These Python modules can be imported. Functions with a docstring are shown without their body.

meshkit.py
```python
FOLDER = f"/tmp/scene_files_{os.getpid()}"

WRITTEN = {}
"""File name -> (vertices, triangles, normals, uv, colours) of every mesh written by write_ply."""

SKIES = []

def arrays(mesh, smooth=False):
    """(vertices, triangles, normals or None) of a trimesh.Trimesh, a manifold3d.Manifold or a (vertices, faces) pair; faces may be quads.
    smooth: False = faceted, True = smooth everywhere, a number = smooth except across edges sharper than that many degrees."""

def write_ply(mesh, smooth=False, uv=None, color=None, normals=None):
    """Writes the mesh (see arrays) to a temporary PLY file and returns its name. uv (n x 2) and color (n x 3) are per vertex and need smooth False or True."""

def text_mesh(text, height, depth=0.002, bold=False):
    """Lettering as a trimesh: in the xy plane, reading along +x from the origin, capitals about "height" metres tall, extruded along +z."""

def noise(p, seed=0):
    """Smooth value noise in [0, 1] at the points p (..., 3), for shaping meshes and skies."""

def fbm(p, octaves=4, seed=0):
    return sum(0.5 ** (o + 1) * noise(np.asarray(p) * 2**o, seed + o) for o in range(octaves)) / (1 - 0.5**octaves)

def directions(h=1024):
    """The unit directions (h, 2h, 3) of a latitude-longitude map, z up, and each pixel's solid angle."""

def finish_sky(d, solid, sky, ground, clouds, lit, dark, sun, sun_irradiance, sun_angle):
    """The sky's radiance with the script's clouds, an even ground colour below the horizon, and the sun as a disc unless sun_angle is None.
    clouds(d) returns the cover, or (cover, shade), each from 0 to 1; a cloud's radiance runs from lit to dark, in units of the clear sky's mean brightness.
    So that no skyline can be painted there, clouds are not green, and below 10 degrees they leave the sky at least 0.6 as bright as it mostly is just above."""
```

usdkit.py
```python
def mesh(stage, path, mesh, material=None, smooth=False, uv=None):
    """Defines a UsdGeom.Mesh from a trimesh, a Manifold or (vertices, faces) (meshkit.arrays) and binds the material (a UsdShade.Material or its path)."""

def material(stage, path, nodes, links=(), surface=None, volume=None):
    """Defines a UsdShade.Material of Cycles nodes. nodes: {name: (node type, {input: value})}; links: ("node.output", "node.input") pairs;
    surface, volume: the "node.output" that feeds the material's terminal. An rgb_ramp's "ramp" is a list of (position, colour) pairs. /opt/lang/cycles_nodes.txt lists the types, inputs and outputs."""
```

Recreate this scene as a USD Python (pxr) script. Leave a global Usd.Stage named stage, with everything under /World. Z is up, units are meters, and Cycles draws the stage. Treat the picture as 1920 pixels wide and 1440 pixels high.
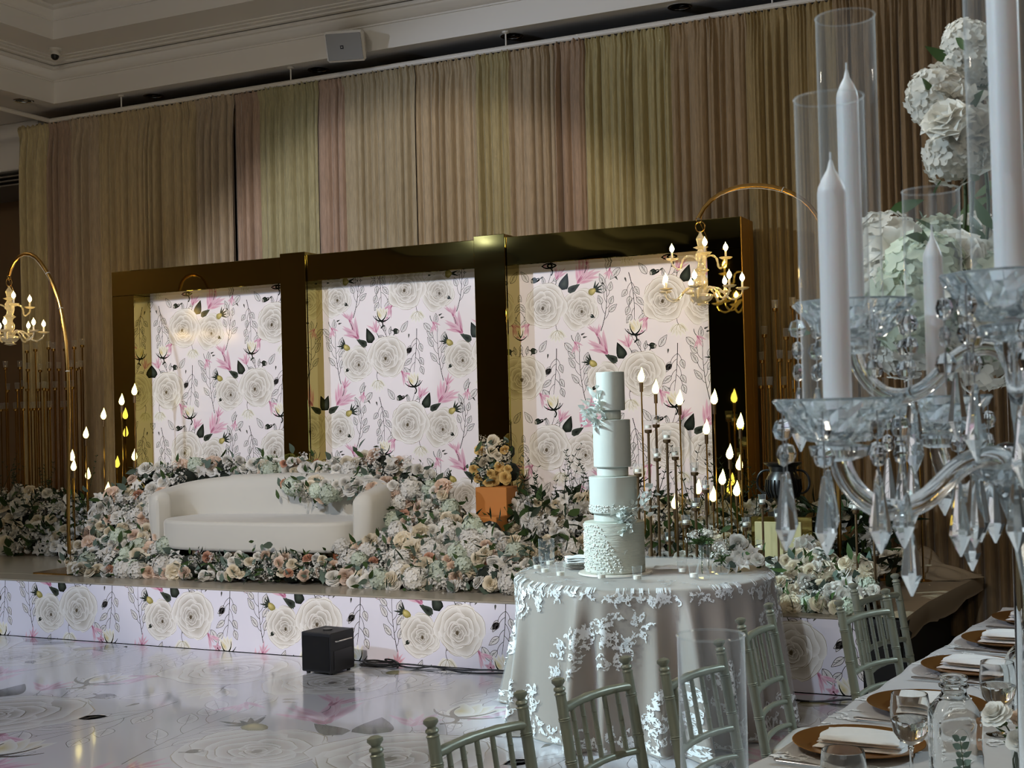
import math, random
import numpy as np, trimesh, usdkit, meshkit
from pxr import Usd, UsdGeom, UsdLux, UsdShade, Gf, Sdf, Vt

stage = Usd.Stage.CreateInMemory()
UsdGeom.SetStageUpAxis(stage, UsdGeom.Tokens.z)
UsdGeom.SetStageMetersPerUnit(stage, 1.0)
UsdGeom.Xform.Define(stage, '/World')
UsdGeom.Scope.Define(stage, '/World/Looks')
PI = math.pi
rnd = random.Random(7)
V = lambda *a: np.array(a, float)
def lin(r, g, b):
    return tuple(((c / 255) / 12.92 if c <= 10 else ((c / 255 + .055) / 1.055) ** 2.4) for c in (r, g, b))

# ------------------------------------------------------------------ camera
FPX, CAMZ = 2412.0, 1.65
def _n(a): return np.asarray(a, float) / np.linalg.norm(a)
_yc = _n(V((2110 - 960) / FPX, -(732 - 720) / FPX, -1))          # the hall's depth axis seen by the camera (right, up, back)
_xc = -_n(V((-4100 - 960) / FPX, -(894 - 720) / FPX, -1))
_zc = _n(np.cross(_xc, _yc)); _xc = np.cross(_yc, _zc)
RIGHT, UP, BACK = (V(_xc[i], _yc[i], _zc[i]) for i in range(3))
EYE = V(0, 0, CAMZ)
cam = UsdGeom.Camera.Define(stage, '/World/camera')
cam.CreateHorizontalApertureAttr(7.6); cam.CreateVerticalApertureAttr(5.7)
cam.CreateFocalLengthAttr(7.6 * FPX / 1920); cam.CreateFStopAttr(5.0); cam.CreateFocusDistanceAttr(8.5)
cam.CreateClippingRangeAttr(Gf.Vec2f(.05, 200)); cam.CreateExposureAttr(0.18)
cam.AddTransformOp().Set(Gf.Matrix4d(*[*RIGHT, 0, *UP, 0, *BACK, 0, *EYE, 1]))
def ray(px, py): return RIGHT * ((px - 960) / FPX) - UP * ((py - 720) / FPX) - BACK
def on_y(px, py, Y): d = ray(px, py); return EYE + d * (Y / d[1])
def on_z(px, py, Z): d = ray(px, py); return EYE + d * ((Z - CAMZ) / d[2])
def at_d(px, py, D): return EYE + ray(px, py) * D

# ------------------------------------------------------------------ lights
def light_xf(l, pos, target=None):
    if target is None:
        l.AddTranslateOp().Set(Gf.Vec3d(*pos)); return
    b = _n(np.asarray(pos, float) - target); r = _n(np.cross(V(0, 0, 1) if abs(b[2]) < .99 else V(0, 1, 0), b)); u = np.cross(b, r)
    l.AddTransformOp().Set(Gf.Matrix4d(*[*r, 0, *u, 0, *b, 0, *pos, 1]))
def rect(name, pos, target, w, h, inten, c):
    l = UsdLux.RectLight.Define(stage, '/World/' + name); l.CreateWidthAttr(w); l.CreateHeightAttr(h)
    l.CreateIntensityAttr(inten); l.CreateColorAttr(Gf.Vec3f(*c)); light_xf(l, pos, target); return l
def spot(name, pos, target, rad, inten, c, angle, soft=.3):
    l = UsdLux.SphereLight.Define(stage, '/World/' + name); l.CreateRadiusAttr(rad)
    l.CreateIntensityAttr(inten); l.CreateColorAttr(Gf.Vec3f(*c)); light_xf(l, pos, target)
    s = UsdLux.ShapingAPI.Apply(l.GetPrim()); s.CreateShapingConeAngleAttr(angle); s.CreateShapingConeSoftnessAttr(soft); return l
# unseen hall lamps, out of view, placed to light ceiling, drapes and floor
for i, (x, y, z) in enumerate(((-10.6, 5.2, 4.9), (-3.2, 1.2, 4.95), (2.6, 2.6, 4.9), (2.0, -3.5, 4.95))):
    l = UsdLux.SphereLight.Define(stage, f'/World/hall_chandelier_light_{i + 1}'); l.CreateRadiusAttr(.3); l.CreateIntensityAttr((46, 46, 9, 34)[i]); l.CreateColorAttr(Gf.Vec3f(1, .91, .77)); light_xf(l, (x, y, z))
rect('rear_wash', (1.6, -8.8, 2.4), (1.0, 0, 2.9), 7, 2, .85, (.86, .95, 1))  # added fill at the rear wall, lifts the soffit underside and the whole room
spot('stage_spot', (-8.2, 1.2, 4.3), (-4.0, 7.3, .5), .09, 2500, (.66, .78, 1), 36)  # unseen spot, lights the stage front and sofa bluish from the left
spot('cake_spot', (-7.6, 3.2, 4.4), (-2.4, 6.5, 1.0), .06, 17000, (.70, .94, 1), 12)  # out of view at the upper left, unseen key light on the cake
spot('table_spot', (3.6, 7.2, 4.5), (.6, 2.6, .9), .07, 3600, (.72, .9, 1), 28)  # unseen, placed far right to light the banquet table settings
spot('guest_spot', (-5.5, -1.5, 4.6), (-.1, 1.3, 1.55), .07, 5200, (.68, .86, 1), 14)  # unseen lamp on the left, brightens the candelabra and its candles
spot('pin_spot_1', (-2.2, -2.6, 4.8), (-.1, 1.2, 1.6), .05, 2200, (.8, .93, 1), 9)  # added with the next one to put glints on the crystal
spot('pin_spot_2', (-3.2, 4.2, 4.8), (-.1, 1.2, 1.6), .05, 2200, (.8, .93, 1), 9)  # second lamp added for crystal glints
spot('corner_spot', (-1.2, -2.0, 4.8), (-1.45, 7.3, .45), .06, 5200, (.74, .84, 1), 5.5, .5)  # unseen, lights the stage front and flowers right of the cake table
spot('profile_spot', (-3.0, -1.5, 4.3), (-6.4, 8.9, 2.05), .06, 3000, (.74, .80, 1), 7.6, .06)  # unseen hard-edged spot on the left panels and the drapes above
spot('panel_spot', (-3.2, 1.5, 4.5), (-5.2, 8.9, 1.6), .08, 3300, (1, .89, .83), 20)  # unseen front spot, out of view, lights the floral panels
dome = UsdLux.DomeLight.Define(stage, '/World/dome'); dome.CreateIntensityAttr(.03); dome.CreateColorAttr(Gf.Vec3f(.9, .95, 1))

# ------------------------------------------------------------------ materials
MATS = {}
def mat(name, nodes, links=(), surface='p.BSDF', volume=None):
    MATS[name] = usdkit.material(stage, '/World/Looks/' + name, nodes, links, surface, volume); return MATS[name]
def P(name, c, rough=.5, metal=0, vary=0, bump=0, bscale=60, bstretch=None, **kw):
    n = {'p': ('principled_bsdf', {'base_color': c, 'roughness': rough, 'metallic': metal, **kw})}; L = []
    if vary:
        n['oi'] = ('object_info', {}); n['mr'] = ('map_range', {'from_min': 0., 'from_max': 1., 'to_min': 1 - vary, 'to_max': 1 + vary})
        n['h'] = ('hsv', {'color': c}); L += [('oi.random', 'mr.value'), ('mr.result', 'h.value'), ('h.color', 'p.base_color')]
    if bump:
        n['tc'] = ('texture_coordinate', {}); n['mp'] = ('mapping', {'scale': bstretch or (1, 1, 1)})
        n['no'] = ('noise_texture', {'scale': bscale, 'detail': 3.}); n['b'] = ('bump', {'strength': bump, 'distance': .01})
        L += [('tc.object', 'mp.vector'), ('mp.vector', 'no.vector'), ('no.fac', 'b.height'), ('b.normal', 'p.normal')]
    return mat(name, n, L)
def attr_mat(name, rough=.5, **kw):
    return mat(name, {'a': ('attribute', {'attribute': 'col'}), 'p': ('principled_bsdf', {'roughness': rough, **kw})}, [('a.color', 'p.base_color')])
def pane(name, tint=(1, 1, 1), edge=.6, rough=.02, pale_mix=.04):  # white diffuse mixed in stands in for light caught along glass edges
    """a thin see-through wall: clear face on, glossier and paler towards its edge"""
    return mat(name, {'t': ('transparent_bsdf', {'color': tint}), 'g': ('glossy_bsdf', {'color': (1, 1, 1), 'roughness': rough}), 'd': ('diffuse_bsdf', {'color': (.8, .88, .92)}), 'lw': ('layer_weight', {'blend': .5}), 'pw': ('math', {'math_type': 'power', 'value2': 4.}), 'ma': ('math', {'math_type': 'multiply_add', 'value2': edge, 'value3': .035}), 'mh': ('math', {'math_type': 'multiply_add', 'value2': .42, 'value3': pale_mix}), 'm0': ('mix_closure', {}), 'm': ('mix_closure', {})},
               [('lw.facing', 'pw.value1'), ('pw.value', 'ma.value1'), ('pw.value', 'mh.value1'), ('mh.value', 'm0.fac'), ('t.BSDF', 'm0.closure1'), ('d.BSDF', 'm0.closure2'), ('ma.value', 'm.fac'), ('m0.closure', 'm.closure1'), ('g.BSDF', 'm.closure2')], 'm.closure')
def glass(name, c=(1, 1, 1), ior=1.5, rough=0.):
    return mat(name, {'g': ('glass_bsdf', {'color': c, 'IOR': ior, 'roughness': rough})}, (), 'g.BSDF')
def emit(name, c, s):
    return mat(name, {'e': ('emission', {'color': c, 'strength': s})}, (), 'e.emission')
def petal(name, c, trans=.35):
    return mat(name, {'oi': ('object_info', {}), 'mr': ('map_range', {'from_min': 0., 'from_max': 1., 'to_min': .82, 'to_max': 1.05}), 'h': ('hsv', {'color': c}),
                      'p': ('principled_bsdf', {'roughness': .6, 'specular_ior_level': .25}), 't': ('translucent_bsdf', {}), 'm': ('mix_closure', {'fac': trans})},
               [('oi.random', 'mr.value'), ('mr.result', 'h.value'), ('h.color', 'p.base_color'), ('h.color', 't.color'), ('p.BSDF', 'm.closure1'), ('t.BSDF', 'm.closure2')], 'm.closure')

# ------------------------------------------------------------------ mesh helpers
class MB:
    """collects pieces of one mesh"""
    def __init__(s): s.v, s.f, s.c, s.n = [], [], [], 0
    def add(s, vf, M=None, c=None):
        v, f = np.asarray(vf[0], float), np.asarray(vf[1], int)
        if f.shape[1] == 4: f = np.vstack([f[:, [0, 1, 2]], f[:, [0, 2, 3]]])
        if M is not None: v = v @ M[:3, :3].T + M[:3, 3]
        s.v.append(v); s.f.append(f + s.n); s.n += len(v)
        if c is not None: s.c.append(np.broadcast_to(np.asarray(c, float), (len(v), 3)))
        return s
    def get(s): return np.vstack(s.v), np.vstack(s.f)
    def col(s): return np.vstack(s.c) if s.c else None
def T(x=0, y=0, z=0, rx=0, ry=0, rz=0, s=1):
    cx, sx, cy, sy, cz, sz = math.cos(rx), math.sin(rx), math.cos(ry), math.sin(ry), math.cos(rz), math.sin(rz)
    R = np.array([[cz, -sz, 0], [sz, cz, 0], [0, 0, 1]]) @ np.array([[cy, 0, sy], [0, 1, 0], [-sy, 0, cy]]) @ np.array([[1, 0, 0], [0, cx, -sx], [0, sx, cx]])
    M = np.eye(4); M[:3, :3] = R * np.asarray(s); M[:3, 3] = (x, y, z); return M
def frame_to(d, pos=(0, 0, 0), roll=0, s=1):
    """matrix taking +z to direction d"""
    d = _n(d); r = _n(np.cross(V(0, 0, 1) if abs(d[2]) < .95 else V(1, 0, 0), d)); u = np.cross(d, r)
    r, u = r * math.cos(roll) + u * math.sin(roll), u * math.cos(roll) - r * math.sin(roll)
    M = np.eye(4); M[:3, 0], M[:3, 1], M[:3, 2], M[:3, 3] = r * s, u * s, d * s, pos; return M
def box(x0, y0, z0, x1, y1, z1, b=0):
    lo, hi = V(min(x0, x1), min(y0, y1), min(z0, z1)), V(max(x0, x1), max(y0, y1), max(z0, z1))
    if not b:
        v = np.array([[(lo, hi)[i][0], (lo, hi)[j][1], (lo, hi)[k][2]] for i in (0, 1) for j in (0, 1) for k in (0, 1)])
        return v, np.array([[0, 1, 3, 2], [4, 6, 7, 5], [0, 4, 5, 1], [2, 3, 7, 6], [0, 2, 6, 4], [1, 5, 7, 3]])
    pts = []
    for i in (0, 1):
        for j in (0, 1):
            for k in (0, 1):
                c = V((lo, hi)[i][0], (lo, hi)[j][1], (lo, hi)[k][2]); sg = V(1 - 2 * i, 1 - 2 * j, 1 - 2 * k)
                for a in range(3):
                    q = c + sg * b; q[a] = c[a]; pts.append(q)
    h = trimesh.convex.convex_hull(np.array(pts)); return np.array(h.vertices), np.array(h.faces)
def lathe(prof, n=24, cap=True):
    prof = np.asarray(prof, float); a = np.arange(n) * 2 * PI / n
    v = np.stack([np.outer(prof[:, 0], np.cos(a)), np.outer(prof[:, 0], np.sin(a)), np.repeat(prof[:, 1:2], n, 1)], 2).reshape(-1, 3)
    i, j = np.meshgrid(np.arange(len(prof) - 1), np.arange(n), indexing='ij'); k = (j + 1) % n
    f = np.stack([i * n + j, i * n + k, (i + 1) * n + k, (i + 1) * n + j], 2).reshape(-1, 4)
    f = np.vstack([f[:, [0, 1, 2]], f[:, [0, 2, 3]]])
    if cap:
        m = len(v); v = np.vstack([v, [[0, 0, prof[0, 1]], [0, 0, prof[-1, 1]]]]); j = np.arange(n); k = (j + 1) % n; o = (len(prof) - 1) * n
        f = np.vstack([f, np.stack([np.full(n, m), k, j], 1), np.stack([np.full(n, m + 1), o + j, o + k], 1)])
    return v, f
def tube(pts, r, n=8, cap=True):
    p = np.asarray(pts, float); m = len(p); r = np.broadcast_to(np.asarray(r, float), (m,))
    t = np.gradient(p, axis=0); t /= np.maximum(np.linalg.norm(t, axis=1, keepdims=True), 1e-9)
    u = np.cross(t[0], V(0, 0, 1) if abs(t[0][2]) < .9 else V(1, 0, 0)); u /= np.linalg.norm(u); a = np.arange(n) * 2 * PI / n; rows = []
    for i in range(m):
        u = u - t[i] * (u @ t[i]); u /= np.linalg.norm(u); w = np.cross(t[i], u)
        rows.append(p[i] + r[i] * (np.outer(np.cos(a), u) + np.outer(np.sin(a), w)))
    v = np.vstack(rows); i, j = np.meshgrid(np.arange(m - 1), np.arange(n), indexing='ij'); k = (j + 1) % n
    f = np.stack([i * n + j, i * n + k, (i + 1) * n + k, (i + 1) * n + j], 2).reshape(-1, 4); f = np.vstack([f[:, [0, 1, 2]], f[:, [0, 2, 3]]])
    if cap:
        q = len(v); v = np.vstack([v, p[:1], p[-1:]]); j = np.arange(n); k = (j + 1) % n; o = (m - 1) * n
        f = np.vstack([f, np.stack([np.full(n, q), k, j], 1), np.stack([np.full(n, q + 1), o + j, o + k], 1)])
    return v, f
def spline(pts, n=40):
    from scipy.interpolate import CubicSpline
    p = np.asarray(pts, float); s = np.concatenate([[0], np.cumsum(np.linalg.norm(np.diff(p, axis=0), axis=1))])
    return CubicSpline(s, p)(np.linspace(0, s[-1], n))
def grid(P, wrap=False):
    """P: (nu, nv, 3) points"""
    nu, nv = P.shape[:2]; i, j = np.meshgrid(np.arange(nu - (0 if wrap else 1)), np.arange(nv - 1), indexing='ij'); k = (i + 1) % nu
    f = np.stack([i * nv + j, k * nv + j, k * nv + j + 1, i * nv + j + 1], 2).reshape(-1, 4)
    return P.reshape(-1, 3), np.vstack([f[:, [0, 1, 2]], f[:, [0, 2, 3]]])
def ico(r, sub=2, s=(1, 1, 1)):
    m = trimesh.creation.icosphere(sub, r); return np.array(m.vertices) * s, np.array(m.faces)

# ------------------------------------------------------------------ prims
USED = {}
def path_for(name, parent=None):
    base = (str(parent.GetPath()) if parent else '/World') + '/' + name; k = USED.get(base, 0); USED[base] = k + 1
    return base if k == 0 else f'{base}_{k:03d}'
def meta(o, label=None, cat=None, group=None, kind=None):
    for k, x in (('label', label), ('category', cat), ('group', group), ('kind', kind)):
        if x: o.SetCustomDataByKey(k, x)
    return o
def setM(o, M):
    UsdGeom.Xformable(o).MakeMatrixXform().Set(Gf.Matrix4d(*[float(q) for q in np.asarray(M).T.ravel()]))
def thing(name, label, cat, M=None, group=None):
    x = UsdGeom.Xform.Define(stage, path_for(name)); setM(x.GetPrim(), np.eye(4) if M is None else M)
    return meta(x.GetPrim(), label, cat, group)
def obj(name, vf, m, parent=None, smooth=35, M=None, label=None, cat=None, group=None, kind=None, col=None):
    if isinstance(vf, MB): col = vf.col() if col is None else col; vf = vf.get()
    p = usdkit.mesh(stage, path_for(name, parent), vf, MATS[m], smooth=False if col is not None else smooth)
    if col is not None:
        UsdGeom.PrimvarsAPI(p).CreatePrimvar('col', Sdf.ValueTypeNames.Color3fArray, 'vertex').Set(Vt.Vec3fArray.FromNumpy(np.asarray(col, np.float32)))
    if M is not None: setM(p.GetPrim(), M)
    return meta(p.GetPrim(), label, cat, group, kind)
def struct(name, vf, m, **kw): return obj(name, vf, m, kind='structure', **kw)
def dup(src, M, label=None, group=None):
    was = src.GetCustomData(); name = src.GetName(); name = name[:-4] if name[-4:-3] == '_' and name[-3:].isdigit() else name
    r = thing(name, label or was['label'], was['category'], M, group or was.get('group'))
    r.GetReferences().AddInternalReference(src.GetPath()); r.SetInstanceable(True); return r
# ------------------------------------------------------------------ the room
P('plaster', lin(214, 210, 202), .75, bump=.05, bscale=30)
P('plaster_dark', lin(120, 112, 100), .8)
P('brown_fabric', lin(110, 86, 58), .85, bump=.3, bscale=40, bstretch=(6, 6, .2))
P('carpet', lin(38, 34, 32), .95, bump=.5, bscale=300)
P('dark_wall', lin(112, 88, 60), .85)
P('white_paint', lin(205, 200, 190), .4)
P('black_metal', lin(14, 14, 15), .35)
P('chrome', (.75, .75, .74), .18, 1)
attr_mat('floor_print', .16, coat_weight=.6, coat_roughness=.06)
attr_mat('panel_print', .16, specular_ior_level=.45)
P('stage_vinyl', lin(150, 143, 128), .22, bump=.02, bscale=6)
P('seam_line', lin(196, 186, 160), .3)
P('skirt_black', lin(9, 9, 10), .8)
P('drape_cloth', lin(150, 132, 106), .85, bump=.15, bscale=220)
mat('gold_mirror', {'p': ('principled_bsdf', {'base_color': lin(168, 154, 92), 'metallic': 1., 'roughness': .035}), 'g': ('geometry', {}), 'mp': ('mapping', {'scale': (.9, .9, 2.2)}),
    'n': ('noise_texture', {'scale': 1.3, 'detail': 1.2}), 'b': ('bump', {'strength': .12, 'distance': .05})},
    [('g.position', 'mp.vector'), ('mp.vector', 'n.vector'), ('n.fac', 'b.height'), ('b.normal', 'p.normal')])
P('gold_paint', lin(186, 138, 52), .42, .55, bump=.1, bscale=90)
P('gold_metal', lin(200, 156, 84), .22, 1)
P('bronze_metal', lin(120, 98, 72), .34, .9)

YW, XL, XR, YB = 10.3, -11.6, 6.5, -9.0
struct('floor', box(XL, YB, -.12, XR, YW, -.012), 'carpet')
struct('wall_back', box(XL, YW, 0, XR, YW + .15, 5.4), 'dark_wall')
struct('wall_left', box(XL - .15, YB, 0, XL, YW, 5.4), 'brown_fabric')
struct('wall_right', box(XR, YB, 0, XR + .15, YW, 5.4), 'brown_fabric')
struct('wall_front', box(XL, YB - .15, 0, XR, YB, 5.4), 'carpet')
# stepped tray ceiling: the perimeter soffit at 4.66 m, two risers with mouldings up to the main ceiling
CX, CY = -9.16, 9.21
m = MB(); m.add(box(XL, CY + .012, 4.66, XR, YW, 4.8)); m.add(box(XL, YB, 4.66, CX - .012, CY + .012, 4.8)); m.add(box(CX - .05, YB, 5.3, XR, CY + .05, 5.45))
struct('ceiling', m, 'plaster', smooth=False)
def tray(prof):
    A, B, C = [], [], []
    for o, z in prof: A.append((XR, CY - o, z)); B.append((CX + o, CY - o, z)); C.append((CX + o, YB, z))
    return grid(np.array([A, B, C], float))
struct('trim', tray([(-.02, 4.66), (0, 4.657), (0, 4.86), (.012, 4.862), (.012, 4.875), (.03, 4.88), (.05, 4.90), (.062, 4.925), (.066, 4.95), (.09, 4.955), (.09, 4.985)]), 'plaster', smooth=30)
struct('trim', tray([(.05, 4.985), (.05, 5.005), (.11, 5.0), (.11, 4.985), (.15, 4.985), (.15, 5.0), (.2, 5.003), (.2, 5.012), (.24, 5.015), (.24, 5.025), (.30, 5.03), (.62, 5.03)]), 'plaster', smooth=30)
struct('trim', tray([(.62, 5.03), (.62, 5.19), (.635, 5.192), (.635, 5.205), (.66, 5.22), (.675, 5.245), (.68, 5.27), (.72, 5.275), (.72, 5.3)]), 'plaster', smooth=30)
struct('trim', box(XL, 9.6, 4.18, -9.78, YW, 4.66, .01), 'plaster')       # the boxed bulkhead in the far corner
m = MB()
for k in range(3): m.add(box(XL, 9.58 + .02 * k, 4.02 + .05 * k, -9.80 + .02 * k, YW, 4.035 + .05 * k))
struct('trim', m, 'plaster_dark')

# ------------------------------------------------------------------ the floral print (flat print, built as coloured facets on its panel)
C = lambda *a: np.array(lin(*a))
CREAM, CREAM2, SHADE, DEEP = C(242, 240, 235), C(220, 214, 203), C(156, 146, 126), C(112, 99, 76)
PINK, PINK2, PINK3 = C(234, 204, 214), C(208, 142, 168), C(146, 78, 102)
DARK, DARK2, INK, YEL, OLIVE = C(22, 26, 20), C(70, 78, 68), C(92, 88, 86), C(222, 206, 136), C(132, 124, 62)
class Print:
    def __init__(s): s.v, s.f, s.c, s.l, s.n, s.lay, s.inc = [], [], [], [], 0, 0, True
    def at(s, lay, inc=True): s.lay, s.inc = lay, inc; return s
    def raw(s, v, f, c, up=0):
        s.v.append(v); s.f.append(np.asarray(f) + s.n); s.c.append(np.broadcast_to(c, (len(v), 3))); s.l.append(np.full(len(v), s.lay + (0 if s.inc else up))); s.n += len(v); s.lay += s.inc
    def fan(s, pts, ctr, cc, ce):
        pts = np.asarray(pts, float); n = len(pts); i = np.arange(n)
        s.raw(np.vstack([[ctr], pts]), np.stack([np.zeros(n, int), 1 + i, 1 + (i + 1) % n], 1), np.vstack([[cc], np.broadcast_to(ce, (n, 3))]))
    def stroke(s, pts, w, c):
        p = np.asarray(pts, float); m = len(p); w = np.broadcast_to(np.asarray(w, float), (m,)); t = np.gradient(p, axis=0); t /= np.maximum(np.linalg.norm(t, axis=1, keepdims=True), 1e-9)
        nn = np.stack([-t[:, 1], t[:, 0]], 1) * w[:, None] / 2; i = np.arange(m - 1)
        s.raw(np.vstack([p + nn, p - nn]), np.vstack([np.stack([i, i + 1, m + i], 1), np.stack([i + 1, m + i + 1, m + i], 1)]), np.asarray(c), 1)
def arc_pts(a, b, bend, n=8):
    a, b = np.asarray(a, float), np.asarray(b, float); t = np.linspace(0, 1, n)[:, None]; d = b - a; nn = V(-d[1], d[0])
    return a + d * t + nn * bend * (4 * t * (1 - t))
def q_blob(cx, cy, rx, ry, rot, rg, n=18, wob=.07):
    a = np.arange(n) * 2 * PI / n; k = 1 + wob * np.sin(3 * a + rg.random() * 6) + wob * .6 * np.sin(5 * a + rg.random() * 6)
    x, y = rx * k * np.cos(a), ry * k * np.sin(a); c, s = math.cos(rot), math.sin(rot); return np.stack([cx + x * c - y * s, cy + x * s + y * c], 1)
def q_petal(P, cx, cy, dirn, L, W, cb, ce, rg, tip=.5):
    """a pointed petal or leaf from its base, shaded from base to edge"""
    t = np.linspace(0, 1, 8); w = W / 2 * np.sin(PI * t ** tip) ** .9; e = V(math.cos(dirn), math.sin(dirn)); nn = V(-e[1], e[0]); b = V(cx, cy)
    P.fan(np.vstack([b + e * (t * L)[:, None] + nn * w[:, None], (b + e * (t * L)[:, None] - nn * w[:, None])[::-1][1:-1]]), b + e * L * .38, cb, ce)
def q_rose(P, cx, cy, R, rg, tilt=0, eye=(0, 0)):
    rings = [(1.0, 5, .66), (.80, 4, .60), (.62, 4, .47), (.46, 3, .38), (.32, 3, .27), (.20, 2, .19), (.12, 2, .11)]
    for k, (q, n, b) in enumerate(rings):
        a0 = rg.random() * 6
        ex, ey = eye[0] * R * (1 - q), eye[1] * R * (1 - q)
        for i in range(n):
            a = a0 + i * 2 * PI / n + rg.uniform(-.3, .3); rr = R * q * rg.uniform(.46, .62)
            px, py = cx + ex + rr * math.cos(a), cy + ey + rr * math.sin(a); w = R * b * rg.uniform(.88, 1.08)
            pts = q_blob(px, py, w * .86, w * 1.12, a, rg, 20, .09)
            base = V(cx + ex + rr * .35 * math.cos(a), cy + ey + rr * .35 * math.sin(a))
            d = np.linalg.norm(pts - base, axis=1); d = (d - d.min()) / (np.ptp(d) + 1e-9)
            mixc = CREAM2 * (1 - d[:, None]) * (.92 - .03 * k) + CREAM * d[:, None] * (1 - .012 * k) + CREAM2 * .06 * (1 - d[:, None])
            n_ = len(pts); ii = np.arange(n_); jj = (ii + 1) % n_; inn = base + (pts - base) * .74
            P.raw(np.vstack([[base], inn, pts]), np.vstack([np.stack([0 * ii, 1 + ii, 1 + jj], 1), np.stack([1 + ii, 1 + n_ + ii, 1 + n_ + jj], 1), np.stack([1 + ii, 1 + n_ + jj, 1 + jj], 1)]),
                  np.vstack([[SHADE * (.85 - .06 * k)], np.broadcast_to(CREAM2 * (.86 - .035 * k) + SHADE * .04, (n_, 3)), np.minimum(mixc, 1)]))
            far = pts[np.argsort(np.arctan2(pts[:, 1] - py, pts[:, 0] - px))]; ang = np.arctan2(far[:, 1] - py, far[:, 0] - px); sel = far[np.abs((ang - a + PI) % (2 * PI) - PI) < 1.25]
            if len(sel) > 2:
                o = np.argsort(((np.arctan2(sel[:, 1] - py, sel[:, 0] - px) - a + PI) % (2 * PI))); P.stroke(sel[o], R * .020 * np.sin(np.linspace(.2, PI - .2, len(sel))), (SHADE * 1.25 if k < 2 else SHADE if k < 4 else DEEP))
    P.fan(q_blob(cx + eye[0] * R, cy + eye[1] * R, R * .07, R * .09, 0, rg, 10), (cx + eye[0] * R, cy + eye[1] * R), DEEP * .35, DEEP * .8)
def q_leafline(P, cx, cy, dirn, L, W, rg, c=INK, lw=.0035, fill=True):
    e = V(math.cos(dirn), math.sin(dirn)); nn = V(-e[1], e[0]); t = np.linspace(0, 1, 9); w = W / 2 * np.sin(PI * t ** .75); b = V(cx, cy)
    up, dn = b + e * (t * L)[:, None] + nn * w[:, None], b + e * (t * L)[:, None] - nn * w[:, None]
    if fill: P.fan(np.vstack([up, dn[::-1][1:-1]]), b + e * L * .3, C(206, 204, 200), C(232, 229, 228))
    P.stroke(up, lw, c); P.stroke(dn, lw, c); P.stroke([b, b + e * L * .85], lw * .8, c)
    for k in (.3, .5): P.stroke(np.array([b + e * L * k, b + e * L * (k + .22) + nn * W * .25 * rg.choice([-1, 1])]), lw * .7, c)
def q_branch(P, cx, cy, dirn, L, rg, n=7, leaf=.075, c=INK):
    main = arc_pts((cx, cy), (cx + L * math.cos(dirn), cy + L * math.sin(dirn)), rg.uniform(-.08, .08), 10); P.stroke(main, np.linspace(.006, .003, 10), c * .6)
    for k in range(n):
        q = main[2 + int(k * 7 / n)] if k < n - 1 else main[-1]; sd = 1 if k % 2 else -1; a = dirn + sd * rg.uniform(.35, .75) if k < n - 1 else dirn
        ln = rg.uniform(.5, 1.1) * leaf; e = q + V(math.cos(a), math.sin(a)) * ln; P.stroke(arc_pts(q, e, .1 * sd, 5), .0035, c * .6); q_leafline(P, e[0], e[1], a + rg.uniform(-.3, .3), leaf * rg.uniform(.8, 1.15), leaf * .5, rg, c)
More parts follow.
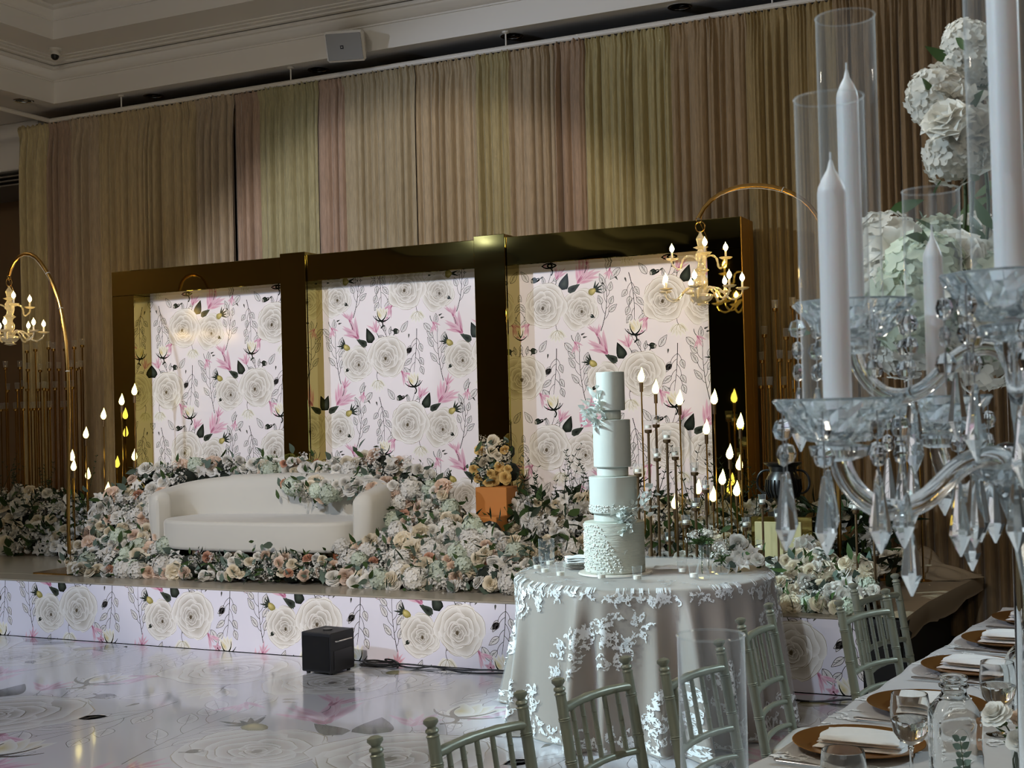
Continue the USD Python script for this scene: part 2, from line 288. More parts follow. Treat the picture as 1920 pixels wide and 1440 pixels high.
def q_pink(P, cx, cy, dirn, S, rg, n=8):
    P.stroke(arc_pts((cx, cy), (cx - S * .6 * math.cos(dirn), cy - S * .6 * math.sin(dirn)), .1, 5), .005, DARK2)
    for k in range(n):
        a = dirn + (k - (n - 1) / 2) * 1.7 / n + rg.uniform(-.1, .1); l = S * rg.uniform(.65, 1.05); o = rg.uniform(0, .35) * S; q_petal(P, cx + o * math.cos(dirn), cy + o * math.sin(dirn), a, l, l * .2, PINK2 * rg.uniform(.8, 1.1), PINK * rg.uniform(.85, 1), rg, .7)
    for k in range(2): q_petal(P, cx, cy, dirn + rg.uniform(-.4, .4), S * .5, S * .12, PINK3, PINK2, rg)
def q_five(P, cx, cy, S, rg):
    a0 = rg.random() * 6
    for k in range(5): q_petal(P, cx, cy, a0 + k * 2 * PI / 5, S, S * .62, PINK2 * .9, PINK * .85, rg, .45)
    P.fan(q_blob(cx, cy, S * .14, S * .14, 0, rg, 8), (cx, cy), PINK3, PINK3)
def q_bud(P, cx, cy, S, dirn, rg):
    P.fan(q_blob(cx, cy, S, S * .8, dirn, rg, 12), (cx, cy), DARK2, DARK); P.stroke(arc_pts((cx, cy), (cx + S * 1.7 * math.cos(dirn), cy + S * 1.7 * math.sin(dirn)), .1, 5), S * .22, DARK)
    for k in (-1, 0, 1): P.stroke(arc_pts((cx - S * .4 * math.cos(dirn + k * .4), cy - S * .4 * math.sin(dirn + k * .4)), (cx - S * 1.15 * math.cos(dirn + k * .5), cy - S * 1.15 * math.sin(dirn + k * .5)), .08, 4), S * .2, C(200, 196, 188))
def q_spiky(P, cx, cy, S, dirn, rg):
    for k in range(5): q_petal(P, cx, cy, dirn + (k - 2) * .42, S * rg.uniform(.9, 1.6), S * .28, DARK, DARK2, rg, .6)
    P.fan(q_blob(cx - S * .3 * math.cos(dirn), cy - S * .3 * math.sin(dirn), S * .6, S * .45, dirn, rg, 12), (cx, cy), YEL, OLIVE)
def q_yellow(P, cx, cy, S, dirn, rg):
    for k in range(4): q_petal(P, cx - S * .2 * math.cos(dirn), cy - S * .2 * math.sin(dirn), dirn + (k - 1.5) * .33, S * 1.2, S * .6, YEL * .9, CREAM * .97, rg, .6)
    for k in (-1.1, -.5, .5, 1.1): b = V(cx - S * .3 * math.cos(dirn), cy - S * .3 * math.sin(dirn)); P.stroke(arc_pts(b, b + S * .95 * V(math.cos(dirn + k), math.sin(dirn + k)), .14 * np.sign(k), 6), np.linspace(S * .14, S * .03, 6), DARK)
    P.stroke(arc_pts((cx - S * .3 * math.cos(dirn), cy - S * .3 * math.sin(dirn)), (cx - S * .9 * math.cos(dirn), cy - S * .9 * math.sin(dirn)), .3, 6), S * .1, DARK)
def q_pale(P, cx, cy, S, rg):
    for k in range(6): q_petal(P, cx, cy + S * .5, -PI / 2 + (k - 2.5) * .38, S * 1.25, S * .62, C(206, 200, 174), CREAM * .98, rg, .5)
    for k in range(4): P.stroke(arc_pts((cx, cy + S * .5), (cx + (k - 1.5) * S * .45, cy - S * rg.uniform(-.05, .25)), .1 * (k - 1.5), 5), S * .03, OLIVE)
    P.stroke(arc_pts((cx, cy + S * .5), (cx + .05 * S, cy + S * 1.5), .15, 5), S * .05, INK); q_leafline(P, cx, cy + S * 1.2, PI / 2 - .2, S * .6, S * .25, rg)
def motif(P, ox, oy, s, mir, rg):
    """one bouquet of the print; s scales it, mir mirrors it"""
    X = lambda x: ox + mir * x * s; Y = lambda y: oy + y * s; A = lambda a: a if mir > 0 else PI - a
    P.at(0, False); q_branch(P, X(.09), Y(-.34), A(-PI / 2 - .1), .36 * s, rg, 8, .085 * s); q_branch(P, X(.47), Y(-.22), A(PI / 2 - .12), .40 * s, rg, 7, .085 * s); q_branch(P, X(-.16), Y(-.48), A(PI / 2 + .5), .2 * s, rg, 4, .06 * s)
    P.at(2, False); q_leafline(P, X(-.14), Y(.2), A(2.2), .11 * s, .05 * s, rg); q_leafline(P, X(.16), Y(-.30), A(-.8), .12 * s, .05 * s, rg); q_leafline(P, X(-.16), Y(-.10), A(-2.2), .12 * s, .05 * s, rg)
    P.at(20); q_yellow(P, X(.05), Y(.33), .1 * s, A(PI / 2 + .1), rg); P.at(5); q_pink(P, X(.28), Y(.16), A(.85), .17 * s, rg, 14); P.at(17); q_pink(P, X(.36), Y(.30), A(1.3), .1 * s, rg, 6)
    P.at(5); q_pink(P, X(-.13), Y(-.12), A(-2.3), .12 * s, rg, 6); P.at(5); q_pink(P, X(.24), Y(-.29), A(-1.2), .09 * s, rg, 6); P.at(5); q_pink(P, X(-.30), Y(-.36), A(1.9), .11 * s, rg, 7)
    P.at(30); q_petal(P, X(.15), Y(.12), A(1.2), .14 * s, .085 * s, DARK2, DARK, rg); q_petal(P, X(.2), Y(.1), A(.5), .12 * s, .06 * s, DARK, DARK2, rg)
    P.at(20); q_pale(P, X(.10), Y(-.24), .085 * s, rg); P.at(34); q_rose(P, X(.30), Y(-.04), .142 * s, rg, eye=(.1, -.15)); P.at(100); q_rose(P, X(0), Y(0), .170 * s, rg, eye=(-.12, -.1))
    P.at(168); q_bud(P, X(-.09), Y(.21), .030 * s, A(.3), rg); P.at(104); q_spiky(P, X(.42), Y(.10), .058 * s, A(.5), rg); P.at(14); q_five(P, X(-.22), Y(-.23), .05 * s, rg); P.at(104); q_bud(P, X(.40), Y(-.1), .018 * s, A(-.6), rg)
    P.at(3, False)
    for k in range(6): a = rg.uniform(0, 6); q_petal(P, X(.05 + .27 * math.cos(a)), Y(-.28 + .1 * math.sin(a)), a, .04 * s, .014 * s, DARK2, INK, rg)
def clip_tri(v, c, lo, hi):
    poly = [(v[i], c[i]) for i in range(3)]
    for ax in (0, 1):
        for sg, lim in ((1, lo[ax]), (-1, -hi[ax])):
            out = []
            for i in range(len(poly)):
                (a, ca), (b, cb) = poly[i], poly[(i + 1) % len(poly)]; da, db = sg * a[ax] - lim, sg * b[ax] - lim
                if da >= 0: out.append((a, ca))
                if (da >= 0) != (db >= 0): t = da / (da - db); out.append((a + (b - a) * t, ca + (cb - ca) * t))
            poly = out
            if len(poly) < 3: return []
    return poly
def printed(w, h, bg, seed, s=1.0, ox=0, oy=0, px=.96, py=1.08, eps=4e-6, two=(.5, -.5)):
    """print of w x h metres from the lower left corner: vertices (x, y, layer height), triangles, colours"""
    P = Print(); rg = random.Random(seed); px, py = px * s, py * s
    for j in range(int(-1 - h / py), int(h / py) + 3):
        for i in range(-1, int(w / px) + 2):
            for k in (0, 1):
                x, y = ox + (i + (two[0] if k else 0)) * px + (.29 * s if k else 0), oy + (j + (two[1] if k else 0)) * py
                if -.65 * s < x < w + .65 * s and -.65 * s < y < h + .8 * s: motif(P, x, y, s * .96, -1 if k else 1, random.Random(5 + k))
    n = max(2, int(max(w, h) / .4)); gx, gy = np.linspace(0, w, n), np.linspace(0, h, max(2, int(n * h / w) + 1)); G = np.stack([*np.meshgrid(gx, gy, indexing='ij'), np.zeros((len(gx), len(gy)))], 2)
    bv, bf = grid(G); vs, fs, cs = [bv], [bf], [np.broadcast_to(bg, bv.shape)]; N = len(bv)
    v = np.vstack(P.v); f = np.vstack(P.f); c = np.vstack(P.c); l = np.concatenate(P.l); ins = (v[:, 0] >= 0) & (v[:, 0] <= w) & (v[:, 1] >= 0) & (v[:, 1] <= h)
    k = ins[f].sum(1); tv, tf, tc = [], [], []
    keep = f[k == 3]; cross = f[(k > 0) & (k < 3)]
    used = np.unique(keep); mp = np.full(len(v), -1); mp[used] = np.arange(len(used)) + N
    vs.append(np.column_stack([v[used], 1e-4 + l[used] * eps])); fs.append(mp[keep]); cs.append(c[used]); N += len(used)
    for t in cross:
        poly = clip_tri(v[t], c[t], (0, 0), (w, h))
        if len(poly) >= 3:
            vs.append(np.array([[*p, 1e-4 + l[t[0]] * eps] for p, _ in poly])); cs.append(np.array([q for _, q in poly])); fs.append(np.array([[N, N + a, N + a + 1] for a in range(1, len(poly) - 1)])); N += len(poly)
    vv, ff = np.vstack(vs), np.vstack(fs); a, b, d = vv[ff[:, 0]], vv[ff[:, 1]], vv[ff[:, 2]]
    flip = ((b - a)[:, 0] * (d - a)[:, 1] - (b - a)[:, 1] * (d - a)[:, 0]) < 0; ff[flip] = ff[flip][:, ::-1]
    return vv, ff, np.vstack(cs)
def upright(pr, x0, y, z0):
    v, f, c = pr; return (np.stack([x0 + v[:, 0], y - v[:, 2], z0 + v[:, 1]], 1), f), c

# printed dance floor
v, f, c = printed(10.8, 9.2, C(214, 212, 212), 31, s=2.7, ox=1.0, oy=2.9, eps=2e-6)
c = (c * .86 + .14 * C(214, 212, 212)) * V(.78, .82, .90)  # print paled in its colour, as the floor's reflection washes it out
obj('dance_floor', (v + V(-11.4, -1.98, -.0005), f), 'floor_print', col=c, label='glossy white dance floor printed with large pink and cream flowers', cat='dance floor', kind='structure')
obj('dance_floor_edge', box(-11.4, -1.98, -.012, -.6, 7.22, -.0008), 'white_paint', kind='structure')

# ------------------------------------------------------------------ the stage
SY, SX0, SX1, SZ = 7.235, -11.2, -1.35, .43
st = thing('stage', 'low stage with grey vinyl top and white floral printed front', 'stage')
obj('platform', box(SX0, SY + .01, 0, -1.15, 9.22, SZ - .012), 'skirt_black', st)
obj('stage_top', box(SX0, SY - .004, SZ - .012, SX1 + .01, 9.22, SZ, .003), 'stage_vinyl', st)
vf, c = upright(printed(SX1 - SX0, SZ - .014, C(226, 224, 234), 12, s=1.0, ox=.13, oy=.775, px=1.065, py=1.08), SX0, SY - .001, .002)
obj('printed_fascia', vf, 'panel_print', st, col=c, label='white floral printed stage front')
m = MB()
for a, b in (((-9.9, 7.75), (-8.2, 7.48)), ((-9.9, 7.45), (-7.6, 7.52)), ((-3.6, 7.3), (-1.36, 7.33))):
    a, b = V(*a), V(*b); n = _n(V(-(b - a)[1], (b - a)[0])) * .006; m.add((np.array([[*(a + n), SZ + .0006], [*(b + n), SZ + .0006], [*(b - n), SZ + .0006], [*(a - n), SZ + .0006]]), np.array([[0, 1, 2, 3]])))
obj('floor_seam', m, 'seam_line', st, label='pale tape line on the stage top')
# beige cloth over the stage's right end, its hem hanging unevenly
rg = np.random.RandomState(3); ny = 60; Ys = np.linspace(SY + .06, 9.24, ny); P_ = np.zeros((ny, 8, 3))
hem = .10 + .05 * np.interp(np.arange(ny), np.linspace(0, ny, 9), rg.rand(9)) + .05 * np.clip((np.arange(ny) - 20) / 20, 0, 1) * (np.arange(ny) < 26)
for i, y in enumerate(Ys):
    xe = np.interp(y, (SY, 7.94, 9.3), (-1.13, -1.09, -.9))
    P_[i] = [(-1.36, y, SZ + .002), (-1.25, y, SZ + .004), (xe - .03, y, SZ + .004), (xe - .005, y, SZ - .002), (xe, y, SZ - .02), (xe + .004, y, SZ - hem[i] * .5), (xe - .004, y, SZ - hem[i] * .8), (xe, y, SZ - hem[i])]
obj('end_cloth', grid(P_), 'drape_cloth', st, smooth=50, label='beige cloth draped over the right end of the stage')
obj('end_skirt', box(-1.15, SY + .1, 0, -1.12, 9.2, SZ - .02), 'skirt_black', st)

# ------------------------------------------------------------------ pleated drapes
def drape_mesh(x0, x1, y0, z0, z1, rg, lean=0, dx=.0065, amp=.05):
    n = max(12, int((x1 - x0) / dx)); x = np.linspace(x0, x1, n); ph = np.zeros(n); am = np.zeros(n); cur = x0; k = 0; bounds = [x0]
    while cur < x1: cur += rg.uniform(.045, .10) if rg.rand() > .12 else rg.uniform(.10, .15); bounds.append(cur)
    b = np.array(bounds); i = np.clip(np.searchsorted(b, x, 'right') - 1, 0, len(b) - 2); u = (x - b[i]) / (b[i + 1] - b[i]); a = rg.uniform(.5, 1.25, len(b))[i]
    fold = a * (np.abs(np.sin(PI * u)) ** .55); depth = -amp * 1.3 * fold
    fine = .006 * np.sin(x * 170 + np.sin(x * 37) * 2.5) + .005 * np.sin(x * 263 + 1)
    sway = np.interp(x, np.linspace(x0, x1, 9), np.concatenate([[0], rg.uniform(-1, 1, 7), [0]]))
    zz = np.array([0, .25, .55, .8, .9, .95, .975, .985, .992, 1.0]); P_ = np.zeros((n, len(zz), 3))
    for j, t in enumerate(zz):
        top = np.clip((t - .86) / .125, 0, 1) ** 2; z = z0 + (z1 - z0) * t
        y = y0 + depth * (1 - .75 * top) + fine * (.35 + top) * (1.4 if j == len(zz) - 1 else 1) + .012 * sway * (1 - t)
        if j >= len(zz) - 3: y = y - .022 * (1 if j == len(zz) - 2 else .6)
        P_[:, j] = np.stack([x + .02 * sway * (1 - t) * np.sin(x * 9), y, z + (0.012 * np.sin(x * 120 + sway) if j == len(zz) - 1 else 0) * np.ones(n)], 1)
    return grid(P_)
def cloth(name, c, glit=0):
    n = {'tc': ('texture_coordinate', {}), 'mp': ('mapping', {'scale': (1, 1, .12)}), 'no': ('noise_texture', {'scale': 90, 'detail': 3.}), 'r': ('rgb_ramp', {'ramp': [(0.3, tuple(np.array(c) * .82)), (.7, tuple(np.minimum(np.array(c) * 1.12, 1)))]}),
         'p': ('principled_bsdf', {'roughness': .75, 'sheen_weight': .25, 'sheen_roughness': .4}), 'b': ('bump', {'strength': .12, 'distance': .004}), 'n2': ('noise_texture', {'scale': 260, 'detail': 1.})}
    L = [('tc.object', 'mp.vector'), ('mp.vector', 'no.vector'), ('no.fac', 'r.fac'), ('r.color', 'p.base_color'), ('tc.object', 'n2.vector'), ('n2.fac', 'b.height'), ('b.normal', 'p.normal')]
    if glit:
        n |= {'vo': ('voronoi_texture', {'scale': 150.}), 'th': ('math', {'math_type': 'less_than', 'value2': .16}), 'wn': ('white_noise_texture', {}), 'gt': ('math', {'math_type': 'greater_than', 'value2': 1 - glit}), 'mu': ('math', {'math_type': 'multiply'}),
              'pm': ('principled_bsdf', {'base_color': (.9, .8, .55), 'metallic': 1., 'roughness': .25}), 'mx': ('mix_closure', {}), 'nm': ('mix_vector', {'fac': .55}), 'ge': ('geometry', {}), 'sb': ('vector_math', {'math_type': 'subtract', 'vector2': (.5, .5, .5)}), 'ad': ('vector_math', {'math_type': 'add'})}
        L += [('tc.object', 'vo.vector'), ('vo.distance', 'th.value1'), ('vo.color', 'wn.vector'), ('wn.value', 'gt.value1'), ('th.value', 'mu.value1'), ('gt.value', 'mu.value2'), ('mu.value', 'mx.fac'), ('vo.color', 'sb.vector1'), ('sb.vector', 'ad.vector1'), ('ge.normal', 'ad.vector2'), ('ad.vector', 'pm.normal'), ('p.BSDF', 'mx.closure1'), ('pm.BSDF', 'mx.closure2')]
    return mat(name, n, L, 'mx.closure' if glit else 'p.BSDF')
DR = [(-9.70, -9.30, 'pale_yellow', (182, 166, 120), 0, 'pale yellow pleated drape at the far left end of the curtain wall'),
      (-9.30, -9.04, 'rose_a', (152, 122, 112), 0, 'narrow dusty rose pleated drape beside the pale yellow one'),
      (-9.04, -8.69, 'mauve', (160, 140, 122), .25, 'mauve beige shimmering drape left of the mirror backdrop'),
      (-8.69, -7.52, 'champagne', (168, 146, 108), .35, 'wide champagne sequin drape above the left floral panel'),
      (-7.52, -7.10, 'taupe_a', (158, 138, 120), 0, 'taupe pink drape right of the champagne sequin drape'),
      (-7.10, -6.83, 'rose_b', (156, 124, 114), 0, 'dusty rose drape left of the sage green drape'),
      (-6.83, -6.22, 'sage', (150, 147, 108), .12, 'sage green pleated drape above the left mirror post'),
      (-6.22, -5.95, 'rose_c', (152, 120, 112), 0, 'dusty rose drape right of the sage green drape'),
      (-5.95, -5.25, 'grey_taupe', (150, 138, 116), 0, 'grey taupe drape above the middle floral panel'),
      (-5.25, -4.67, 'beige_a', (158, 138, 114), 0, 'soft beige drape with broad folds above the middle panel'),
      (-4.67, -4.39, 'olive', (148, 136, 92), .5, 'olive gold sequin drape above the second mirror post'),
      (-4.39, -3.97, 'taupe_b', (152, 130, 108), 0, 'taupe drape above the left part of the right panel'),
      (-3.97, -3.73, 'rosewood', (146, 114, 98), 0, 'rosewood drape left of the lime gold drape'),
      (-3.73, -3.02, 'lime', (156, 143, 92), .1, 'lime gold pleated drape above the right floral panel'),
      (-3.02, -2.45, 'beige_b', (150, 120, 90), 0, 'warm brown beige drape above the hanging crystal chandelier'),
      (-2.45, -1.80, 'gold_b', (148, 122, 72), .5, 'gold sequin drape beside the right end of the mirror backdrop'),
      (-1.80, -1.14, 'brown_a', (142, 112, 82), 0, 'brown pleated drape behind the glass candle tubes'),
      (-1.14, 2.6, 'brown_b', (128, 100, 74), 0, 'dark brown pleated drape at the right end of the curtain wall')]
YC, ZP = 9.31, 4.51
for i, (x0, x1, nm, c, gl, lab) in enumerate(DR):
    c = np.array(c); cloth('cloth_' + nm, lin(*(c.mean() + (c - c.mean()) * .55 + V(3, -4, -20))), gl); rg = np.random.RandomState(40 + i)
    z0 = .002 if x0 > -1.2 else SZ + .004
    obj('pleated_drape', drape_mesh(x0 - .012, x1 + .012, YC + .012 * (i % 2), z0, ZP - .005, rg, amp=.068 if i < 5 else .052), 'cloth_' + nm, smooth=60, label=lab, cat='drape')
po = thing('curtain_pole', 'long white curtain pole hung below the ceiling above the drapes', 'curtain pole')
obj('pole', tube([(2.6, YC - .02, ZP + .015), (-9.3, YC - .02, ZP + .015)], .022, 10), 'white_paint', po)
obj('side_pole', tube([(-9.3, YC, ZP + .015), (-9.3, 3, ZP + .015)], .022, 10), 'white_paint', po)
for px, py in ((226, 178), (548, 127), (953, 62), (1450, -20)):
    q = on_z(px, py, 4.66); y = YC - .02; obj('hanger_rod', lathe([(.004, ZP + .015), (.007, ZP + .03), (.007, 4.64), (.03, 4.648), (.03, 4.66)], 10), 'white_paint', po, M=T(q[0], y, 0))
obj('hanger_rod', lathe([(.004, ZP + .015), (.007, ZP + .03), (.007, 4.64), (.03, 4.648), (.03, 4.66)], 10), 'white_paint', po, M=T(-9.3, on_z(3, 170, 4.66)[1], 0))
# cloth spilling over the stage's back right corner
rg = np.random.RandomState(9); A = np.linspace(0, 1, 70); P_ = np.zeros((70, 26, 3))
for j, t in enumerate(np.linspace(0, 1, 26)):
    for i, u in enumerate(A):
        x = -1.92 + (.9 + .1 * math.sin(3 * t)) * u; h = math.sin(PI * u) ** .6 * (1 - t) ** 1.3 * (.10 + .05 * math.sin(7 * u + 3) + .02 * math.sin(19 * u + 9 * t)) ; y = 9.27 - .42 * t - .05 * math.sin(9 * u)
        P_[i, j] = (x + .04 * math.sin(t * 9 + u * 4), y, SZ + .006 + h + .022 * (1 + math.sin(t * 24 + 6 * u + 2.5 * math.sin(u * 11))) * math.sin(PI * u) * (1 - t * .4))
obj('fabric_pile', grid(P_), 'drape_cloth', smooth=60, label='surplus beige fabric bundled on the stage at the foot of the drapes', cat='fabric')

# ------------------------------------------------------------------ mirror backdrop with three floral panels
BY, BD, ZT, ZO = 8.75, .31, 2.93, 2.712
def backdrop(name, x0, x1, ls, rs, label, seed, ox, oy):
    t = thing(name, label, 'backdrop')
    obj('header', box(x0, BY, ZO, x1, BY + BD, ZT, .004), 'gold_mirror', t)
    if ls: obj('left_stile', box(x0, BY, SZ, x0 + ls, BY + BD, ZO, .003), 'gold_mirror', t)
    else: obj('left_reveal', box(x0 - .004, BY + .004, SZ, x0 + .004, BY + BD, ZO), 'gold_mirror', t)
    if rs:
        obj('right_stile', box(x1 - rs, BY, SZ, x1, BY + BD, ZO, .003), 'gold_mirror', t)
        obj('side_cladding', MB().add(box(x1, BY, SZ, x1 + .006, BY + BD * .62, ZT, .002)).add(box(x1, BY + BD * .65, SZ, x1 + .006, BY + BD, ZT, .002)), 'gold_paint', t, label='gold painted side of the frame')
    else: obj('right_reveal', box(x1 - .004, BY + .004, SZ, x1 + .004, BY + BD, ZO), 'gold_mirror', t)
    a, b = x0 + ls, x1 - rs
    vf, c = upright(printed(b - a, ZO - SZ, C(236, 230, 230), seed, ox=ox, oy=oy), a, BY + .215, SZ)
    obj('printed_panel', vf, 'panel_print', t, col=c, label='white panel printed with cream roses and pink flowers')
    obj('panel_board', box(a, BY + .222, SZ, b, BY + .25, ZO), 'white_paint', t)
    return t
backdrop('mirror_backdrop', -8.07, -6.25, .247, 0, 'gold mirror framed floral backdrop panel at the left, behind the sofa end', 1, .37, .90)
backdrop('mirror_backdrop', -6.0, -4.455, 0, 0, 'gold mirror framed floral backdrop panel in the middle behind the sofa', 1, .81, 1.11)
backdrop('mirror_backdrop', -4.19, -2.378, 0, .248, 'gold mirror framed floral backdrop panel at the right behind the cake', 1, .215, .897)
for x0, x1, lab in ((-6.25, -6.0, 'gold mirror post between the left and middle floral panels'), (-4.455, -4.19, 'gold mirror post between the middle and right floral panels')):
    obj('mirror_post', box(x0 + .001, BY - .02, SZ, x1 - .001, BY + BD, ZT + .025, .004), 'gold_mirror', label=lab, cat='post')
# ------------------------------------------------------------------ ceiling fittings
sp = thing('wall_speaker', 'white wedge shaped speaker mounted on the ceiling riser above the drapes', 'speaker', None)
q = on_y(650, 82, 9.0)
Ms = T(q[0], 9.02, q[2], rx=.42, rz=.30)
obj('cabinet', (lambda v: (v[0] * np.where(v[0][:, 1:2] > 0, (.72, 1, .8), (1, 1, 1)), v[1]))(box(-.165, -.12, -.125, .165, .15, .125, .018)), 'white_paint', sp, M=Ms, smooth=30)
P('grille', lin(128, 126, 122), .6); P('badge_dark', lin(30, 30, 32), .4)
obj('grille', box(-.148, -.128, -.108, .148, -.119, .108, .006), 'grille', sp, M=Ms, label='grey speaker grille')
bd = obj('badge', box(-.034, -.131, -.016, -.008, -.127, .012), 'badge_dark', sp, M=Ms, label='small dark square badge')
obj('badge_mark', box(-.025, -.1325, -.006, -.017, -.1308, .002), 'white_paint', bd, label='small white mark')
obj('bracket', box(-.03, .1, -.03, .03, .24, .03, .004), 'white_paint', sp, M=Ms)
q = on_z(104, 92, 5.03)
cd = thing('security_camera', 'small dome security camera in the corner of the stepped ceiling', 'camera', T(*q))
obj('mount', lathe([(.062, 0), (.062, -.012), (.05, -.022), (.035, -.024)], 20), 'white_paint', cd)
obj('collar', lathe([(.04, -.024), (.046, -.05), (.036, -.062)], 20), 'white_paint', cd)
obj('lens_ball', ico(.036, 3), 'black_metal', cd, M=T(0, -.008, -.068), label='black camera dome')
for i, (px, py, lab) in enumerate(((44, 188, 'round recessed downlight over the side aisle at the far left'), (288, 179, 'round recessed downlight right of the first pole hanger'), (597, 130, 'round recessed downlight under the wall speaker'), (960, 67, 'round recessed downlight beside the third pole hanger'), (1275, 12, 'round recessed downlight at the upper right of the soffit'))):
    q = on_z(px, py, 4.66); t = thing('recessed_downlight', lab, 'downlight', T(q[0], q[1], 4.66))
    obj('trim_ring', lathe([(.095, .002), (.095, -.006), (.085, -.01), (.072, -.006), (.07, .0)], 28, cap=False), 'chrome', t); obj('reflector', lathe([(.07, -.001), (.05, -.0022), (.001, -.003)], 28), 'black_metal', t, label='dark reflector'); obj('lamp', ico(.03, 2, (1, 1, .25)), 'chrome', t, M=T(.02, 0, -.006))

# ------------------------------------------------------------------ flowers
petal('petal_white', lin(228, 226, 218)); petal('petal_cream', lin(231, 222, 200)); petal('petal_blush', lin(226, 204, 184)); petal('petal_peach', lin(206, 160, 134)); petal('petal_green', lin(206, 216, 198)); petal('petal_yellow', lin(226, 196, 128))
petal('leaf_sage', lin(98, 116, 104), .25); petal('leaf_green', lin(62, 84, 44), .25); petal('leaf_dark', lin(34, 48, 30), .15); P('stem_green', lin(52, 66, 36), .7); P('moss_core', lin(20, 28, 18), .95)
def f_rose(seed, spread=1.0):
    rg = random.Random(seed); m = MB()
    for R, H, n, curl in ((.13, .40, 2, 0), (.22, .42, 3, .02), (.32, .40, 4, .06), (.40, .33, 5, .12), (.47 * spread, .22, 5, .16), (.52 * spread, .08, 5, .14)):
        a0 = rg.random() * 6
        for i in range(n):
            a = a0 + i * 2 * PI / n + rg.uniform(-.12, .12); wd = 2 * PI / n * .62; rr = R * rg.uniform(.92, 1.08); hh = H * rg.uniform(.92, 1.08)
            u = np.linspace(-1, 1, 5)[:, None]; v = np.linspace(.12, 1, 4)[None, :] * (1 - .16 * u ** 2)
            r = rr * (v ** .7) * (1 + .10 * (1 - u ** 2)); z = hh * v - curl * np.clip(v - .6, 0, 1) ** 2 * 4 + .012 * np.sin(4 * u + seed) ; th = a + u * wd * (.45 + .55 * np.minimum(v * 1.6, 1))
            m.add(grid(np.stack([r * np.cos(th), r * np.sin(th), z + 0 * th], 2)))
    m.add(lathe([(.02, -.22), (.12, -.12), (.18, .02), (.05, .06)], 7)); return m.get()
def f_peony(seed):
    rg = random.Random(seed); m = MB()
    for k in range(34):
        t = (k + .5) / 34; ph = math.acos(1 - 1.15 * t); a = k * 2.4 + rg.uniform(-.3, .3); L = .46 + .1 * t
        u = np.linspace(-1, 1, 4)[:, None]; v = np.linspace(.2, 1, 3)[None, :]; w = .20 + .13 * t
        pz = v * L * math.cos(ph) + .05 * np.sin(3 * u + k) * v; pr = v * L * math.sin(ph) + 0 * u; s = u * w * np.sqrt(v)
        m.add(grid(np.stack([pr * math.cos(a) - s * math.sin(a), pr * math.sin(a) + s * math.cos(a), pz * .85 - .08 * u ** 2 * v], 2)))
    m.add(ico(.3, 1, (1, 1, .7))); return m.get()
def f_hydrangea(seed, n=56):
    rg = random.Random(seed); m = MB()
    for k in range(n):
        z = 1 - 1.45 * (k + .5) / n; a = k * 2.39996; r = math.sqrt(max(0, 1 - z * z)); d = V(r * math.cos(a), r * math.sin(a), z); M = frame_to(d + V(*[rg.uniform(-.25, .25) for _ in range(3)]), d * .44 * rg.uniform(.88, 1.08), rg.random() * 6)
        for i in range(4):
            c, s = math.cos(i * PI / 2), math.sin(i * PI / 2); q = np.array([[0, 0, 0], [.05, .06, .02], [.13, .05, .03], [.15, 0, .012], [.13, -.05, .03], [.05, -.06, .02]]); q[:, 2] += rg.uniform(-.01, .02)
            m.add((q @ np.array([[c, s, 0], [-s, c, 0], [0, 0, 1]]), np.array([[0, 2, 1], [0, 3, 2], [0, 4, 3], [0, 5, 4]])), M)
    m.add(ico(.36, 1)); return m.get()
def f_lily(seed):
    rg = random.Random(seed); m = MB()
    for i in range(6):
        a = i * PI / 3 + rg.uniform(-.1, .1); L = .55 if i % 2 else .48; u = np.linspace(-1, 1, 3)[:, None]; v = np.linspace(0, 1, 5)[None, :]; w = .17 * np.sin(PI * np.clip(v, .03, .97) ** .7); r = v * L; z = .22 * np.sin(v * 2.6) + .03 * u ** 2
        m.add(grid(np.stack([r * math.cos(a) - u * w * math.sin(a), r * math.sin(a) + u * w * math.cos(a), z + 0 * u], 2)))
    m.add(ico(.06, 1), T(0, 0, .1)); return m.get()
def f_spray(seed, n=26):
    rg = random.Random(seed); m = MB()
    for k in range(n):
        d = _n(V(rg.gauss(0, .6), rg.gauss(0, .6), rg.uniform(.3, 1.2))); L = rg.uniform(.3, .62); m.add(tube([V(0, 0, -.2), d * L], .006, 3, cap=False)); M = frame_to(d, d * L, rg.random() * 6)
        for i in range(4):
            c, s = math.cos(i * PI / 2), math.sin(i * PI / 2); q = np.array([[0, 0, 0], [.05, .035, .02], [.075, 0, .02], [.05, -.035, .02]]); m.add((q @ np.array([[c, s, 0], [-s, c, 0], [0, 0, 1]]), np.array([[0, 2, 1], [0, 3, 2]])), M)
    return m.get()
def f_tulip(seed):
    rg = random.Random(seed); m = MB()
    for i in range(5):
        a = i * 2 * PI / 5; u = np.linspace(-1, 1, 4)[:, None]; v = np.linspace(0, 1, 5)[None, :] * (1 - .1 * u ** 2); r = .34 * np.sin(v * 2.3 + .25); th = a + u * .8 * (1 - .35 * v); m.add(grid(np.stack([r * np.cos(th), r * np.sin(th), v * .62 - .2 + 0 * u], 2)))
    return m.get()
FL = {'rose': [f_rose(1), f_rose(2, 1.1), f_rose(3, .9)], 'peony': [f_peony(4), f_peony(5)], 'hydrangea': [f_hydrangea(6), f_hydrangea(7)], 'lily': [f_lily(8), f_lily(9)], 'filler_spray': [f_spray(10), f_spray(11)], 'tulip': [f_tulip(12)]}
def leaf(L, W, fold=.15, bend=.2, n=5):
    v = np.linspace(0, 1, n); w = W / 2 * np.sin(PI * np.clip(v, .02, .98) ** .8); x = v * L; z = -bend * L * v ** 2
    return grid(np.stack([np.stack([x, s * w, z + (fold * w if s else 0)], 1) for s in (-1, 0, 1)]))
